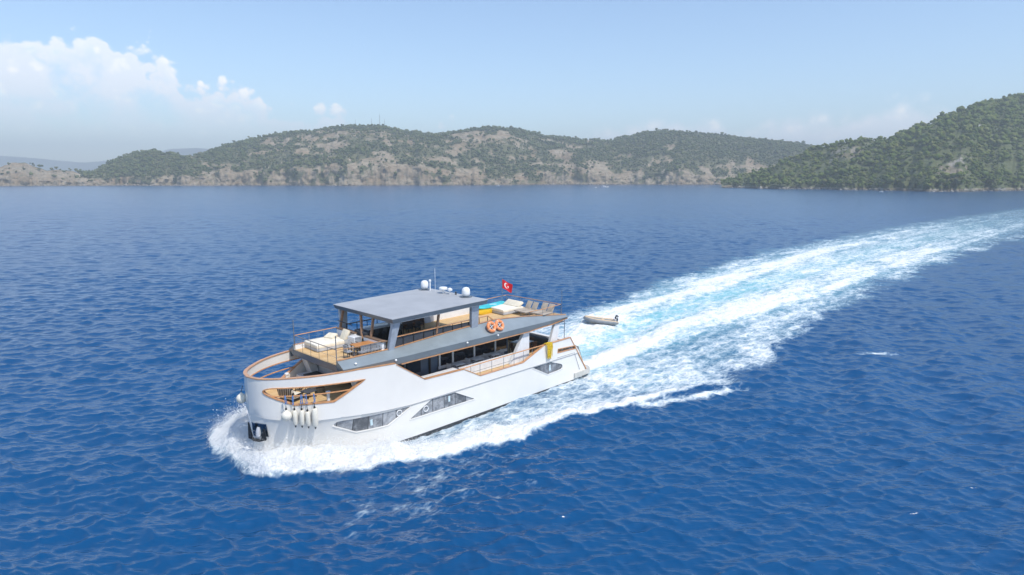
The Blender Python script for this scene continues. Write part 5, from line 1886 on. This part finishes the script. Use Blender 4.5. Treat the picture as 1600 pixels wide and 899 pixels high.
for a_, b_ in (((7.2, 0, 1.9), (1.2, 0, 26.5)), ((-6.8, 0, 1.3), (1.2, 0, 26.5)), ((0.6, 2, 1.3), (1.2, 0, 25)), ((0.6, -2, 1.3), (1.2, 0, 25))):
    st_.tube([a_, b_], 0.05, 4)
st_.build('rigging', MASTM, sy)


def motorboat(loc, rz, lab, L=6.0):
    e = bpy.data.objects.new('motorboat', None)
    C.objects.link(e)
    e.location = loc
    e.rotation_euler = (0, 0, R(rz))
    e.scale = (L / 6,) * 3
    tag(e, lab, 'motorboat')
    hv, hf = [], []
    for x, w_, z in ((-3, 1.0, .75), (-1, 1.1, .8), (1.4, .9, .95), (3.1, .06, 1.25)):
        hv += [(x, w_, z), (x, w_ * .6, -.2), (x, -w_ * .6, -.2), (x, -w_, z)]
    for i in range(3):
        for j in range(4):
            hf.append((i * 4 + j, i * 4 + (j + 1) % 4, i * 4 + 4 + (j + 1) % 4, i * 4 + 4 + j))
    hf += [(3, 2, 1, 0), (12, 13, 14, 15)]
    MB().add(hv, hf).build('hull', WHITE, e)
    MB().box((-.3, 0, 1.3), (2.2, 1.5, .9), bev=.2).build('cabin', WHITE2, e)
    MB().box((.85, 0, 1.35), (.12, 1.3, .5)).build('windscreen', GLASSD, e)


motorboat((144.5, 1118, 0), 20, 'tiny white motorboat close to the anchored sailing yacht', 4.5)
motorboat((-28, 1325, 0), 160, 'small white motorboat close in under the far shore', 7)
motorboat((452, 792, 0), 120, 'small white motorboat moored against the shore of the near headland', 5)

# hut on the slope of the headland
p_ = ground(cape2, 1520, 0.52)
hu_ = bpy.data.objects.new('hut', None)
C.objects.link(hu_)
hu_.location = p_ + Vector((0, 0, 0.5))
hu_.rotation_euler = (0, 0, R(25))
tag(hu_, 'small white hut with dark roof alone on the slope of the near headland', 'hut')
MB().box((0, 0, 1.2), (5.5, 3.6, 4.4)).build('wall', WHITE2, hu_)
MB().prism([(-2.2, 3.4), (2.2, 3.4), (0, 4.7)], 0, -3.0, 3.0).build('roof', mat('dark_roof_tiles', (0.10, 0.055, 0.045), 0.8), hu_)
MB().box((0.6, -1.82, 1.3), (1.0, 0.06, 2.2)).build('door', CHARF, hu_)

# ------------------------------------------------------------------ AIR
hz = MB().box((0, 3100, 189), (15000, 8600, 390))
hz = hz.build('haze', None, smooth=False)
hm = bpy.data.materials.new('thin_haze')
hm.use_nodes = True
nt = hm.node_tree
nt.nodes.clear()
pv = nt.nodes.new('ShaderNodeVolumePrincipled')
pv.inputs['Color'].default_value = (0.82, 0.925, 1.0, 1)
pv.inputs['Density'].default_value = 0.00026
pv.inputs['Anisotropy'].default_value = 0.0
ou = nt.nodes.new('ShaderNodeOutputMaterial')
nt.links.new(pv.outputs[0], ou.inputs['Volume'])
hz.data.materials.clear()
hz.data.materials.append(hm)
tag(hz, kind='stuff')
